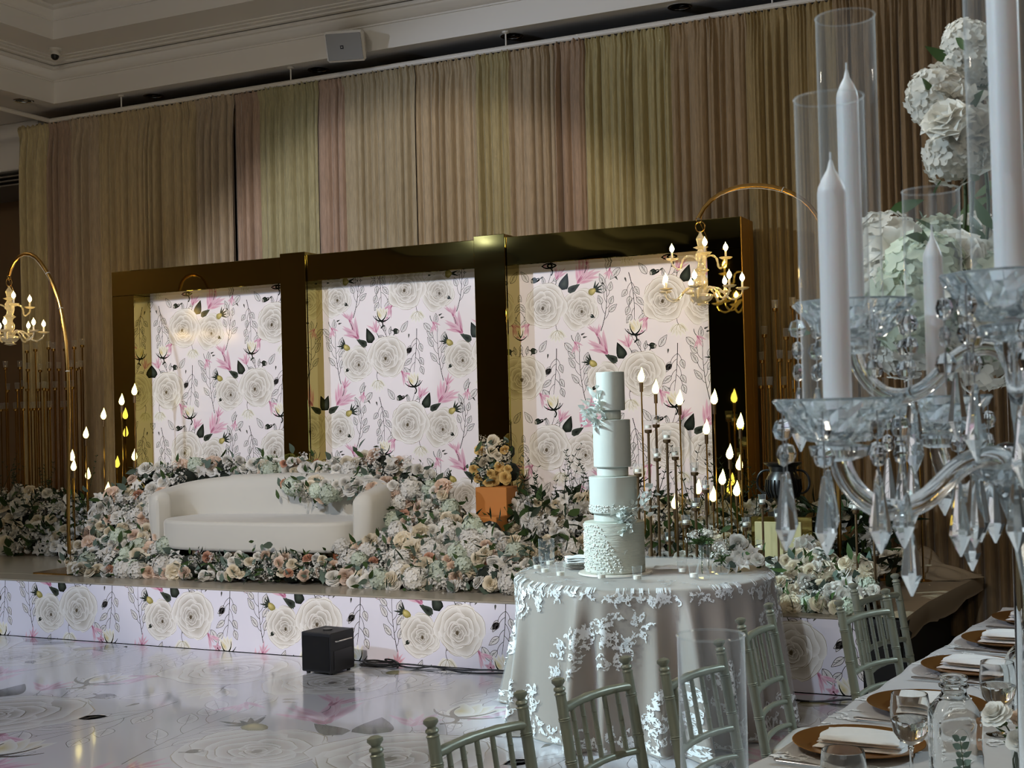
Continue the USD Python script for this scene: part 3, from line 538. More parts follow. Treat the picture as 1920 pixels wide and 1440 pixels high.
LEAF = {'sage': leaf(1, .55), 'green': leaf(1, .36), 'fern': leaf(1, .14, bend=.35)}
def in_poly(p, poly):
    c = False; n = len(poly)
    for i in range(n):
        (x0, y0), (x1, y1) = poly[i], poly[i - 1]
        if (y0 > p[1]) != (y1 > p[1]) and p[0] < (x1 - x0) * (p[1] - y0) / (y1 - y0) + x0: c = not c
    return c
FNAME = {'petal_peach': 'peach', 'petal_blush': 'blush pink', 'petal_yellow': 'yellow', 'petal_cream': 'cream'}
def bouquet(t, pts, mix, rg, size=1.0, leaves=200, leafmix=('leaf_sage', 'leaf_green', 'leaf_dark'), lsize=.075, core=True, zmin=SZ, back=None, lspread=1.0, corex=None):
    """fills thing t: pts are (position, facing) of flowers; each flower a part, the greenery one part per kind"""
    kinds = [k for k in mix for _ in range(mix[k][0])]
    for i, (p, nrm) in enumerate(pts):
        kd = kinds[rg.randrange(len(kinds))]; fl, mats_, dia = kd.split('/')[0], mix[kd][1], mix[kd][2]; mt = mats_[rg.randrange(len(mats_))]; d = dia * size * rg.uniform(.85, 1.15)
        nn = _n(np.asarray(nrm) + V(*[rg.gauss(0, .28) for _ in range(3)]))
        p = V(p[0], p[1], max(p[2], zmin + d * .42)); lab = FNAME.get(mt)
        obj(fl, FL[fl][rg.randrange(len(FL[fl]))], mt, t, smooth=True, M=frame_to(nn, p - nn * d * .15, rg.random() * 6, d), label=f'{lab} {fl.replace("_", " ")}' if lab in ('peach', 'blush pink', 'yellow') else None)
    for mi, mt in enumerate(leafmix):
        m = MB(); lf = list(LEAF.values())[mi % 3] if len(leafmix) > 1 else LEAF['green']
        for k in range(leaves // len(leafmix)):
            p, nrm = pts[rg.randrange(len(pts))]; d = _n(np.asarray(nrm) * .7 + V(*[rg.gauss(0, .6) for _ in range(3)]) * lspread); q = np.asarray(p) - np.asarray(nrm) * rg.uniform(.0, .09) * size + V(*[rg.gauss(0, .045) for _ in range(3)]) * size
            q[2] = max(q[2], zmin + .012); L = lsize * size * rg.uniform(.6, 1.4)
            if q[2] + d[2] * L < zmin + .01: d = _n(V(d[0], d[1], abs(d[2]) * .2))
            m.add(lf, frame_to(d, q, rg.random() * 6, L) @ T(ry=-PI / 2))
        if m.v: obj('foliage', m, mt, t, smooth=60, kind='stuff', label={'leaf_sage': 'grey green eucalyptus leaves', 'leaf_green': 'green leaves', 'leaf_dark': 'dark green fern leaves'}.get(mt))
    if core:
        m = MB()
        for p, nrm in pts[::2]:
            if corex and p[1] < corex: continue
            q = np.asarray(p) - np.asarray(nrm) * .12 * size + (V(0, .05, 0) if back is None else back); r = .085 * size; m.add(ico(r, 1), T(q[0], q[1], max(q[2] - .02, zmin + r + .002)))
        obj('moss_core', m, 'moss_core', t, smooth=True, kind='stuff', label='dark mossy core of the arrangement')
def region(poly, ys, n, rg, gap=17, zmin=SZ, over=False):
    """n points inside an outline seen from the hall; ys = ((py, Y), ...) gives how far back the mound's surface lies"""
    xs, yy = [p[0] for p in poly], [p[1] for p in poly]; got = []; tries = 0; k = sorted(ys)
    while len(got) < n and tries < 12000:
        tries += 1; p = (rg.uniform(min(xs), max(xs)), rg.uniform(min(yy), max(yy)))
        if in_poly(p, poly) and all((p[0] - g[0]) ** 2 + (p[1] - g[1]) ** 2 > gap * gap for g in got): got.append(p)
    out = []
    for x, y in got:
        Y = np.interp(y, [a for a, _ in k], [b for _, b in k]) + rg.uniform(-.05, .05); w = on_y(x, y, Y)
        if w[2] < zmin: w = on_z(x, y, zmin + .03)
        if not over and ((w[0] + 5.91) / .98) ** 2 + ((w[1] - 8.06) / .42) ** 2 < 1 and w[2] < SZ + .6: continue        # inside the sofa
        out.append((w, _n(V(.38, -.9, .45) + V(rg.gauss(0, .3), 0, rg.gauss(0, .25)))))
    return out
WHT, CRM = ['petal_white'], ['petal_white', 'petal_cream', 'petal_cream']
MIXA = {'rose': (8, ['petal_white', 'petal_white', 'petal_white', 'petal_cream', 'petal_white', 'petal_cream', 'petal_blush'], .105), 'peony': (2, ['petal_white', 'petal_cream', 'petal_blush'], .135), 'hydrangea': (4, ['petal_green', 'petal_white'], .16), 'filler_spray': (3, ['petal_white'], .13), 'lily': (1, WHT, .12), 'rose/p': (1, ['petal_peach', 'petal_blush'], .085)}
MIXB = {'rose': (6, CRM, .10), 'lily': (4, WHT, .12), 'peony': (2, WHT, .13), 'filler_spray': (4, WHT, .14), 'tulip': (2, WHT, .08), 'hydrangea': (1, ['petal_white'], .14)}
def arrangement(label, poly, ys, n, seed, mix, gap=17, size=1.0, leaves=260, over=False, twigs=0, **kw):
    rg = random.Random(seed); t = thing('flower_arrangement', label, 'flowers'); pts = region(poly, ys, n, rg, gap, kw.get('zmin', SZ), over); bouquet(t, pts, mix, rg, size, leaves, **kw)
    if twigs:
        m = MB(); top = sorted(pts, key=lambda q: -q[0][2])[:max(4, len(pts) // 3)]
        for k in range(twigs):
            b = top[rg.randrange(len(top))][0]; L = rg.uniform(.18, .42); e = b + V(rg.uniform(-.2, .2), rg.uniform(-.05, .1), L); p = spline([b, (b + e) / 2 + V(rg.gauss(0, .03), 0, .02), e], 9); m.add(tube(p, np.linspace(.003, .001, 9), 4, cap=False))
            for j in range(3, 9):
                for s_ in (-1, 1): m.add(LEAF['green'], frame_to(_n(V(s_ * .8, rg.gauss(0, .4), .6)), p[j], rg.random() * 6, .028 * rg.uniform(.6, 1.2)) @ T(ry=-PI / 2))
        obj('twigs', m, 'leaf_dark', t, smooth=60, kind='stuff', label='thin leafy twigs standing up')
    return t
arrangement('white roses and hydrangeas cascading down past the left arm of the sofa', [(255, 872), (330, 872), (350, 890), (300, 925), (290, 1000), (325, 1030), (345, 1078), (250, 1082), (145, 1080), (128, 1050), (170, 985), (185, 930), (240, 915)], ((880, 8.35), (960, 8.1), (1085, 7.5)), 105, 21, MIXA, 15, 1.0, 560)
arrangement('long garland of white roses along the top of the sofa back', [(330, 874), (440, 860), (520, 868), (560, 858), (610, 872), (690, 846), (770, 868), (825, 900), (848, 950), (835, 990), (735, 975), (735, 930), (660, 918), (600, 932), (540, 912), (500, 892), (420, 884), (345, 898)], ((850, 8.56), (898, 8.50), (906, 8.19), (1000, 8.16)), 165, 22, MIXA, 12.5, .92, 680, back=V(0, -.03, -.04), over=True, corex=8.42)
arrangement('large mound of white and peach flowers beside the right arm of the sofa', [(735, 960), (850, 945), (900, 985), (960, 1010), (1000, 1060), (990, 1090), (880, 1102), (690, 1098), (590, 1078), (625, 1045), (655, 1005), (690, 1000)], ((950, 8.25), (1020, 7.85), (1105, 7.48)), 150, 23, MIXA, 14.5, 1.0, 800)
arrangement('low row of white and blush roses in front of the sofa base', [(345, 1045), (440, 1040), (600, 1044), (620, 1062), (590, 1080), (345, 1080)], ((1040, 7.62), (1082, 7.5)), 62, 24, {'rose': (5, ['petal_white', 'petal_cream'], .082), 'rose/p': (2, ['petal_peach', 'petal_blush'], .085), 'filler_spray': (3, WHT, .10), 'tulip': (2, WHT, .07)}, 12.5, .95, 260)
arrangement('bed of cream roses and dark ferns under the candlesticks at the left of the stage', [(0, 925), (60, 915), (120, 928), (180, 938), (190, 965), (150, 1000), (125, 1036), (0, 1040)], ((920, 8.75), (1040, 8.5)), 92, 25, MIXB, 13, 1.05, 420, twigs=16, leafmix=('leaf_green', 'leaf_dark', 'leaf_dark'), lsize=.09)
arrangement('bed of cream roses and ferns below the right floral panel, left of the cake', [(895, 985), (950, 930), (1015, 935), (1105, 930), (1108, 1060), (1000, 1060), (930, 1030)], ((930, 8.62), (1065, 8.2)), 84, 26, MIXB, 13.5, 1.0, 380, twigs=16, leafmix=('leaf_green', 'leaf_dark', 'leaf_dark'), lsize=.10)
arrangement('bed of peach cream roses among the bronze candlesticks right of the cake', [(1195, 955), (1230, 925), (1310, 945), (1415, 945), (1425, 1035), (1350, 1055), (1200, 1050)], ((930, 8.5), (1060, 8.05)), 80, 27, MIXB, 13.5, 1.0, 380, twigs=16, leafmix=('leaf_green', 'leaf_dark', 'leaf_dark'), lsize=.10)
arrangement('shaded bed of cream flowers behind the gold pedestal at the right end of the stage', [(1425, 960), (1500, 930), (1590, 925), (1690, 920), (1698, 1050), (1600, 1075), (1430, 1055)], ((920, 8.7), (1075, 8.3)), 52, 28, MIXB, 16, 1.0, 520, leafmix=('leaf_dark', 'leaf_green', 'leaf_dark'), lsize=.12)
arrangement('full white rose and peony arrangement on the front right corner of the stage', [(1425, 1065), (1470, 1048), (1500, 1030), (1545, 1025), (1570, 1050), (1640, 1065), (1640, 1105), (1600, 1145), (1460, 1145), (1428, 1110)], ((1020, 7.75), (1150, 7.33)), 88, 29, {'rose': (7, ['petal_white', 'petal_cream', 'petal_cream'], .09), 'peony': (2, ['petal_cream', 'petal_white'], .13), 'lily': (1, WHT, .12), 'filler_spray': (1, WHT, .10), 'hydrangea': (1, ['petal_green'], .12)}, 12.5, 1.0, 230)

# ------------------------------------------------------------------ sofa
mat('velvet', {'tc': ('texture_coordinate', {}), 'n': ('noise_texture', {'scale': 9.}), 'b': ('bump', {'strength': .06, 'distance': .02}), 'p': ('principled_bsdf', {'base_color': lin(184, 182, 172), 'roughness': .8, 'sheen_weight': .6, 'sheen_roughness': .35})}, [('tc.object', 'n.vector'), ('n.fac', 'b.height'), ('b.normal', 'p.normal')])
P('wood_leg', lin(120, 66, 36), .45)
def slab(out, z0, z1, b, n=4):
    out = np.asarray(out, float); c = out.mean(0); tg = np.roll(out, -1, 0) - np.roll(out, 1, 0); nr = np.stack([tg[:, 1], -tg[:, 0]], 1); nr /= np.linalg.norm(nr, axis=1, keepdims=True)
    rows = []
    for k in range(n + 1): a = k / n * PI / 2; rows.append((b * (1 - math.sin(a)), z0 + b * (1 - math.cos(a))))
    for k in range(n + 1): a = k / n * PI / 2; rows.append((b * (1 - math.cos(a)), z1 - b * (1 - math.sin(a))))
    P_ = np.stack([np.column_stack([out - nr * o, np.full(len(out), z)]) for o, z in rows], 1); v, f = grid(P_, wrap=True); nv = len(rows); N = len(out)
    v = np.vstack([v, [[*c, z0], [*c, z1]]]); i = np.arange(N); j = (i + 1) % N
    return v, np.vstack([f, np.stack([np.full(N, N * nv), j * nv, i * nv], 1), np.stack([np.full(N, N * nv + 1), i * nv + nv - 1, j * nv + nv - 1], 1)])
so = thing('sofa', 'curved white velvet sofa with wrap-around arms, in the middle of the flowers on the stage', 'sofa', T(-5.91, 8.08, SZ))
th = np.linspace(-.42, PI + .42, 90); cs, sn = np.cos(th), np.sin(th)
px_, py_ = 1.01 * np.sign(cs) * np.abs(cs) ** .70, -.06 + .48 * np.sign(sn) * np.abs(sn) ** .85
tx, ty = np.gradient(px_), np.gradient(py_); l = np.hypot(tx, ty); nx, ny_ = -ty / l, tx / l               # inward normal
s = np.clip(.5 - .5 * (py_ + .30) / .72, 0, 1); s = np.where(py_ > .36, np.abs(px_) / 1.01 * .06, s + .03); hh = .745 - .215 * np.clip(s, 0, 1) ** .8; tip = np.clip(np.minimum(np.arange(90), 89 - np.arange(90)) / 4, 0, 1) ** .5
P_ = []
for o, z in ((.0, .20), (-.012, .4), (-.03, .62), (-.03, .84), (-.015, .94), (.02, .985), (.06, 1.0), (.10, .985), (.135, .94), (.15, .84), (.15, .62), (.14, .4), (.14, .25)):
    oo = (.065 + (o - .065) * np.maximum(tip, .12)); zz = np.where(z < .3, z, .2 + (hh - .2) * (z - .2) / .8) - (1 - tip) * .05 * (z > .3); P_.append(np.stack([px_ + nx * oo, py_ + ny_ * oo, zz], 1))
P_ = np.stack(P_, 1); sh = MB().add(grid(P_))
for row in (P_[0], P_[-1]): sh.add((np.vstack([row, row.mean(0)]), np.array([[i, (i + 1) % len(row), len(row)] for i in range(len(row))])))
obj('back_shell', sh, 'velvet', so, smooth=60, label='curved back and arms')
a = np.linspace(0, 2 * PI, 72, endpoint=False); ox_, oy_ = .865 * np.sign(np.cos(a)) * np.abs(np.cos(a)) ** .45, -.02 + .36 * np.sign(np.sin(a)) * np.abs(np.sin(a)) ** .5
oy_ = oy_ - .05 * (1 - (ox_ / .865) ** 2) * (oy_ < -.1)
obj('seat', slab(np.column_stack([ox_, oy_]), .20, .425, .032), 'velvet', so, smooth=60)
for x in (-.78, 0, .78):
    for y in (-.3, .26): obj('leg', lathe([(.018, 0), (.022, .02), (.03, .205)], 12), 'wood_leg', so, M=T(x, y, 0))
P('cardboard', lin(176, 112, 46), .7)
for x0, x1, y0, y1, z1, lab in ((868, 930, 8.26, 8.44, .86, 'low orange cardboard block behind the flowers at the foot of the second mirror post'), (892, 950, 8.46, 8.66, 1.06, 'taller orange cardboard block standing before the second mirror post')):
    xa, xb = on_y(x0, 950, y0)[0], on_y(x1, 950, y0)[0]; obj('display_block', box(xa, y0, SZ + .001, xb, y1, z1, .004), 'cardboard', label=lab, cat='box')
arrangement('small bouquet of yellow cream roses on the orange block before the second mirror post', [(890, 835), (905, 820), (935, 822), (952, 840), (954, 895), (940, 910), (895, 910), (887, 880)], ((820, 8.62), (910, 8.5)), 26, 30, {'rose': (5, ['petal_cream', 'petal_yellow'], .085), 'filler_spray': (2, CRM, .10)}, 11, .9, 80, zmin=1.065, core=True)

# ------------------------------------------------------------------ candlesticks and flame lights
pane('thin_glass', (.985, .99, .99)); glass('crystal', (.97, .985, 1), 1.55); glass('clear_glass', (.99, 1, 1), 1.45); emit('led_flame', lin(255, 234, 146), 3.4); emit('bulb_glow', lin(255, 210, 118), 55); P('wax', lin(228, 224, 214), .5, subsurface_weight=.0)
def rimmed(prof, n=24, w=.0012):
    """a blown wall with a rounded lip"""
    m = MB().add(lathe(prof, n, cap=False)); R, z = prof[-1]; a = np.linspace(0, 2 * PI, n + 1); return m.add(tube(np.stack([R * np.cos(a), R * np.sin(a), np.full(n + 1, z)], 1), w, 5, cap=False)).get()
def stick(name, label, group, h, cup=.019, mt='gold_metal', wax=True, r=.006):
    t = thing(name, label, 'candlestick', None, group)
    obj('base', lathe([(.055, 0), (.055, .006), (.04, .012), (.01, .016)], 20), mt, t); obj('rod', lathe([(r, .012), (r, h - .05)], 8), mt, t)
    obj('holder', lathe([(.004, h - .055), (cup * .9, h - .05), (cup, h - .04), (cup, h - .03)], 16), mt, t); obj('glass_cup', rimmed([(.001, h - .0285), (cup * .98, h - .028), (cup * 1.15, h + .028)], 16), 'thin_glass', t)
    if wax: obj('tealight', lathe([(cup * .8, h - .02), (cup * .8, h - .002), (.002, h)], 14), 'wax', t)
    return t
ORDN = 'first second third fourth fifth sixth seventh eighth ninth tenth eleventh twelfth thirteenth'.split()
def ordinal(pts, i, tiers=True):
    same = sorted(q for q in pts if not tiers or abs(q[1] - pts[i][1]) < 14); rows = []
    for y in sorted(q[1] for q in pts):
        if not rows or y - rows[-1] > 20: rows.append(y)
    k = min(range(len(rows)), key=lambda j: abs(rows[j] - pts[i][1])) if tiers else 0
    return ORDN[same.index(pts[i])] + ' from the left', ('top', 'second', 'third', 'lowest')[min(k, 3)]
def sticks(pts, Ys, name, label, group, Z0=SZ, **kw):
    seen = {}; rg = random.Random(len(pts))
    for i, (px, py) in enumerate(pts):
        Y = Ys[i % len(Ys)] + rg.uniform(-.02, .02); q = on_y(px, py, Y); h = round((q[2] - Z0) / .03) * .03
        o, tr = ordinal(pts, i, '{t}' in label); lb = label.format(o=o, t=tr)
        if h not in seen: seen[h] = stick(name, lb, group, h, **kw); setM(seen[h], T(q[0], q[1], Z0))
        else: dup(seen[h], T(q[0], q[1], Z0), lb)
sticks([(50, 649), (66, 649), (91, 647), (100, 648), (122, 647), (139, 645), (154, 643), (10, 685), (37, 685), (52, 685), (75, 685), (92, 684), (110, 684), (133, 682), (143, 682), (151, 681), (14, 723), (32, 723), (41, 722), (51, 722), (71, 722), (82, 721), (88, 721), (103, 720), (124, 720), (135, 719), (2, 759), (11, 759), (29, 758), (43, 758), (58, 757), (64, 757), (72, 757), (93, 756), (115, 756), (128, 756)],
       (8.95, 8.78, 9.05, 8.86), 'tall_candlestick', 'thin gold candlestick left of the mirror backdrop, {o} in the {t} tier', 'gold candlesticks left of the backdrop', wax=False)
sticks([(1453, 569), (1486, 569), (1496, 566), (1433, 617), (1474, 621), (1488, 620), (1429, 668), (1462, 668), (1480, 668), (1427, 718), (1443, 718), (1469, 718), (1491, 718), (1645, 668), (1695, 667), (1660, 717), (1720, 717)],
       (8.95, 8.8, 9.02), 'tall_candlestick', 'thin gold candlestick right of the mirror backdrop, {o} in the {t} tier', 'gold candlesticks right of the backdrop', wax=False)
sticks([(1215, 793), (1230, 788), (1250, 818), (1232, 850), (1266, 849), (1196, 881), (1302, 880), (1323, 909), (1304, 939), (1286, 972), (1255, 1002)],
       (7.75, 7.9, 7.6), 'bronze_candlestick', 'bronze candlestick with wide glass cup beside the cake, {o} of its cluster', 'bronze candlesticks by the cake', cup=.024, mt='bronze_metal', r=.0085)
sticks([(1429, 938), (1398, 983), (1426, 1026), (1551, 893), (1638, 990), (1641, 1036), (1604, 947), (1458, 965)],
       (7.55, 7.65), 'bronze_candlestick', 'slim bronze candlestick in the corner around the gold pedestal, {o}', 'bronze candlesticks by the pedestal', cup=.020, mt='bronze_metal', r=.007)
def flame_stick(label, group, h):
    t = thing('flame_light', label, 'lamp', None, group); obj('base', lathe([(.05, 0), (.05, .006), (.01, .012)], 16), 'gold_metal', t); obj('rod', lathe([(.0055, .01), (.0055, h - .06)], 8), 'gold_metal', t); obj('socket', lathe([(.012, h - .065), (.0125, h - .002), (.008, h)], 12), 'bronze_metal', t)
    a = lathe([(.009, h), (.021, h + .012), (.0255, h + .03), (.019, h + .056), (.009, h + .08), (.001, h + .102)], 14); v = a[0]; v[:, 0] += .006 * np.clip((v[:, 2] - h - .03) / .05, 0, 1) ** 2; obj('flame_bulb', (v, a[1]), 'led_flame', t, smooth=True); return t
def flames(pts, Ys, label, group):
    seen = {}; rg = random.Random(3)
    for i, (px, py) in enumerate(pts):
        Y = Ys[i % len(Ys)] + rg.uniform(-.02, .02); q = on_y(px, py, Y); h = max(.15, round((q[2] - SZ - .03) / .04) * .04)
        lb = label.format(o=ordinal(pts, i, False)[0])
        if h not in seen: seen[h] = flame_stick(lb, group, h); setM(seen[h], T(q[0], q[1], SZ))
        else: dup(seen[h], T(q[0], q[1], SZ), lb)
flames([(228, 752), (252, 738), (194, 778), (161, 816), (135, 857), (138, 877), (165, 893), (202, 916), (252, 855), (229, 930)], (8.62, 8.5), 'flame bulb on a gold rod left of the mirror backdrop, {o}', 'flame lights left of the backdrop')
flames([(1202, 707), (1229, 729), (1274, 752), (1339, 752), (1324, 802), (1388, 800), (1368, 850), (1386, 872), (1354, 895), (1381, 917), (1309, 920), (1265, 942), (1337, 930)], (8.2, 8.32, 8.1), 'flame bulb on a gold rod before the right floral panel, {o}', 'flame lights at the right panel')
# ------------------------------------------------------------------ arched stands with hanging crystal chandeliers
mat('lit_crystal', {'g': ('glass_bsdf', {'color': (1, .98, .92), 'IOR': 1.5, 'roughness': .05}), 'd': ('diffuse_bsdf', {'color': lin(250, 244, 224)}), 'm': ('mix_closure', {'fac': .3})}, [('g.BSDF', 'm.closure1'), ('d.BSDF', 'm.closure2')], 'm.closure')  # pale diffuse mixed in stands in for the glass glowing around its bulbs
mat('cut_crystal', {'g': ('glass_bsdf', {'color': (.97, .99, 1), 'IOR': 1.55, 'roughness': .02}), 'd': ('diffuse_bsdf', {'color': lin(224, 238, 244)}), 'm': ('mix_closure', {'fac': .09})}, [('g.BSDF', 'm.closure1'), ('d.BSDF', 'm.closure2')], 'm.closure')  # white diffuse here stands in for light scattered by the facets
def scallop(prof, n, lobes, amp):
    v, f = lathe(prof, n, cap=False); a = np.arctan2(v[:, 1], v[:, 0]); r = np.hypot(v[:, 0], v[:, 1]); R = r.max(); k = 1 + amp * np.cos(lobes * a) * (r / R) ** 3; v[:, :2] *= k[:, None]; return v, f
def chandelier(label, M, rot, group=None):
    t = thing('crystal_chandelier', label, 'chandelier', M, group)
    obj('stem', lathe([(.002, 0), (.03, .006), (.05, .012), (.03, .02), (.055, .035), (.075, .06), (.07, .075), (.03, .085), (.022, .11), (.038, .14), (.04, .17), (.022, .2), (.03, .22), (.05, .235), (.03, .25), (.02, .28), (.034, .31), (.036, .34), (.018, .37), (.05, .385), (.02, .395), (.025, .42), (.03, .44), (.012, .47), (.006, .49)], 18), 'lit_crystal', t, smooth=40)
    a = np.linspace(0, 2 * PI, 25); obj('ring', tube(np.stack([.032 * np.cos(a), 0 * a, .52 + .034 * np.sin(a)], 1), .0035, 6), 'gold_metal', t)
    obj('flex', tube(spline([V(0, 0, .55), V(.02, 0, .5), V(.045, .01, .42), V(.03, .01, .36)], 14), .0022, 5), 'gold_metal', t)
    for tier, (n, r, z0, a0) in enumerate(((7, .262, .085, rot), (3, .205, .30, rot + .6))):
        for k in range(n):
            an = a0 + k * 2 * PI / n; c, s = math.cos(an), math.sin(an)
            pr = spline([V(.03, 0, z0), V(.08, 0, z0 + .035), V(.13, 0, z0 + .01), V(r * .72, 0, z0 - .045), V(r * .92, 0, z0 - .03), V(r, 0, z0 + .015)], 22)
            A = T(rz=an); tw = .007 * (1 + .25 * np.sin(np.arange(22) * 2.2))
            ar = obj('arm', tube(pr, tw, 6), 'lit_crystal', t, M=A, smooth=50)
            obj('drip_pan', scallop([(.006, z0 + .012), (.03, z0 + .016), (.043, z0 + .026), (.041, z0 + .029), (.028, z0 + .021), (.006, z0 + .02)], 20, 10, .05), 'lit_crystal', ar, M=T(r, 0, 0), smooth=30)
            obj('candle_tube', lathe([(.0075, z0 + .02), (.0075, z0 + .068), (.005, z0 + .07)], 10), 'wax', ar, M=T(r, 0, 0))
            obj('bulb', lathe([(.005, z0 + .07), (.014, z0 + .08), (.017, z0 + .093), (.011, z0 + .11), (.003, z0 + .12), (.0005, z0 + .13)], 10), 'bulb_glow', ar, M=T(r, 0, 0), smooth=True, label='glowing candle bulb')
    return t
def arch_stand(label, pts, foot):
    t = thing('arched_stand', label, 'stand'); p = spline(pts, 48); obj('pole', tube(p, .014, 10), 'gold_metal', t); obj('base', box(foot[0] - .2, foot[1] - .2, SZ, foot[0] + .2, foot[1] + .2, SZ + .012, .003), 'gold_metal', t)
    for k in (9, 14, 22): d = _n(p[k + 1] - p[k]); obj('cable_clip', lathe([(.0145, -.004), (.0185, -.003), (.0185, .003), (.0145, .004)], 12, cap=False), 'white_paint', t, M=frame_to(d, p[k]))
    a = np.linspace(0, 2 * PI, 17); q = p[0]; obj('hook', tube(np.stack([q[0] + .018 * np.cos(a), q[1] + 0 * a, q[2] - .012 + .022 * np.sin(a)], 1), .003, 6), 'gold_metal', t)
    obj('cable', tube(p[:15] + V(0, -.012, -.022) * np.sin(np.linspace(0, PI, 15))[:, None], .002, 4), 'white_paint', t); return t
YR, YL = 8.12, 7.72
R_ = lambda px, py: on_y(px, py, YR)
f0 = R_(1572, 1000)
arch_stand('gold arched stand at the right of the mirror backdrop, its chandelier over the right panel', [R_(1310, 408), R_(1335, 374), R_(1372, 354), R_(1420, 347), R_(1470, 356), R_(1510, 378), R_(1540, 420), R_(1556, 500), R_(1564, 640), R_(1570, 820), V(f0[0], YR, SZ + .005)], f0)
c0 = R_(1317, 574); chandelier('crystal chandelier with glowing bulbs hanging in front of the right floral panel', T(c0[0], YR, c0[2]), .35)
L_ = lambda px, py: on_y(px, py, YL)
f1 = L_(131, 1000)
arch_stand('gold arched stand among the candlesticks at the far left of the stage', [L_(17, 517), L_(28, 490), L_(45, 476), L_(62, 478), L_(80, 497), L_(97, 527), L_(110, 562), L_(119, 605), L_(125, 660), L_(129, 800), V(f1[0], YL, SZ + .005)], f1)
c1 = L_(19, 648); chandelier('crystal chandelier with glowing bulbs at the far left edge of the picture', T(c1[0], YL, c1[2]), .9)

# ------------------------------------------------------------------ gold pedestal with urn
g0 = V(-1.93, 8.0)
t = thing('gold_pedestal', 'square gold mirror pedestal with a cream reflection, in the dim right corner of the stage', 'pedestal', T(g0[0], g0[1], SZ, rz=.0))
obj('body', box(-.19, -.16, 0, .19, .16, .50, .004), 'gold_mirror', t); P('cream_block', lin(166, 156, 112), .6)  # cream reflection in the pedestal's mirror face, modelled as a block
obj('front_block', box(-.165, -.172, .01, .125, -.161, .47, .004), 'cream_block', t, label='cream block standing in for a reflection'); obj('front_ledge', box(-.165, -.182, .215, .125, -.172, .235, .003), 'cream_block', t)
t = thing('black_urn', 'ornate black urn standing on the gold pedestal', 'urn', T(g0[0] - .02, g0[1], SZ + .501))
obj('body', lathe([(.10, 0), (.10, .02), (.07, .035), (.045, .06), (.05, .08), (.09, .11), (.11, .16), (.105, .22), (.08, .27), (.09, .30), (.115, .315), (.12, .325), (.10, .325)], 24), 'black_metal', t, smooth=40)
m = MB()
for k in range(24): a = k * PI / 12; m.add(tube([V(.092 * math.cos(a), .092 * math.sin(a), .105), V(.113 * math.cos(a), .113 * math.sin(a), .16), V(.107 * math.cos(a), .107 * math.sin(a), .22)], .004, 4))
obj('fluting', m, 'black_metal', t, kind='stuff')
for sx in (-1, 1): obj('handle', tube(spline([V(sx * .1, 0, .13), V(sx * .16, 0, .17), V(sx * .15, 0, .25), V(sx * .085, 0, .275)], 14), .008, 6), 'black_metal', t)

# ------------------------------------------------------------------ fog machine, cables
q0, q1 = on_z(566, 1262, 0), on_z(621, 1268, 0); ang = math.atan2(q1[1] - q0[1], q1[0] - q0[0])
fm = thing('effects_machine', 'black box shaped effects machine on the dance floor in front of the stage', 'machine', T(q0[0], q0[1], 0, rz=ang))
w = float(np.hypot(*(q1 - q0)[:2])); P('matt_black', lin(16, 17, 22), .55)
obj('body', box(0, 0, .014, w, .24, .262, .006), 'matt_black', fm); obj('nozzle', lathe([(.03, 0), (.03, .006), (.02, .007)], 18), 'black_metal', fm, M=T(w * .5, .12, .262))
obj('front_panel', box(.012, -.0025, .03, w - .012, .001, .24), 'black_metal', fm); obj('side_panel', box(w - .001, .03, .03, w + .003, .21, .15, .001), 'black_metal', fm)
obj('handle', tube([V(w, .05, .205), V(w + .022, .055, .21), V(w + .022, .185, .21), V(w, .19, .205)], .005, 6), 'chrome', fm, label='bright metal handle')
for x in (.03, w - .03):
    for y in (.03, .21): obj('foot', lathe([(.012, 0), (.014, .014)], 10), 'black_metal', fm, M=T(x, y, 0))
P('cable_black', lin(13, 13, 14), .5)
rg = np.random.RandomState(5)
def cable(name, label, xs, y0, wig, seed, coil=None):
    r = np.random.RandomState(seed); p = [V(x, y0 + r.uniform(-wig, wig), .006 + .012 * (i % 3 == 1)) for i, x in enumerate(xs)]
    if coil is not None: p = [V(coil[0] + (.10 + .05 * r.rand()) * math.cos(a), coil[1] + (.05 + .03 * r.rand()) * math.sin(a), .008 + .010 * k / 12) for k, a in enumerate(np.linspace(0, 6.5 * PI, 40))] + p
    obj(name, tube(spline(p, 12 * len(p)), .0055, 6), 'cable_black', label=label, cat='cable')
cable('cable', 'black cable coiled beside the effects machine and running right along the stage front', np.linspace(-4.2, -2.6, 9), 7.13, .03, 1, (-4.36, 7.08))
cable('cable', 'black cable lying loosely along the stage front towards the cake table', np.linspace(-4.35, -2.4, 11), 7.17, .02, 2)
cable('cable', 'loose black cable on the floor at the right end of the printed stage front', np.linspace(-1.95, -1.1, 7), 7.04, .05, 3)

# ------------------------------------------------------------------ lace appliques
def lace_flower(rg, S):
    """small flat lace sprig: curls, petals and leaves as outlines in a plane"""
    P2 = Print(); w1 = np.ones(3)
    for k in range(6): a = k * 2 * PI / 6 + rg.random() * .5; q_petal(P2, 0, 0, a, S * .42, S * .24, w1, w1, rg, .5)
    for b in range(rg.choice((2, 3))):
        a = rg.random() * 6.3; p = [V(0, 0)]; th = a
        for i in range(9): th += rg.uniform(.1, .55) * (1 if b % 2 else -1); p.append(p[-1] + S * .2 * (1 - i * .06) * V(math.cos(th), math.sin(th)))
        P2.stroke(np.array(p), np.linspace(S * .07, S * .025, 10), w1)
        for i in range(2, 9, 1): sd = th + rg.uniform(-1.6, 1.6); q_petal(P2, *p[i], sd, S * rg.uniform(.25, .45), S * .16, w1, w1, rg, .6)
    return np.vstack(P2.v), np.vstack(P2.f)
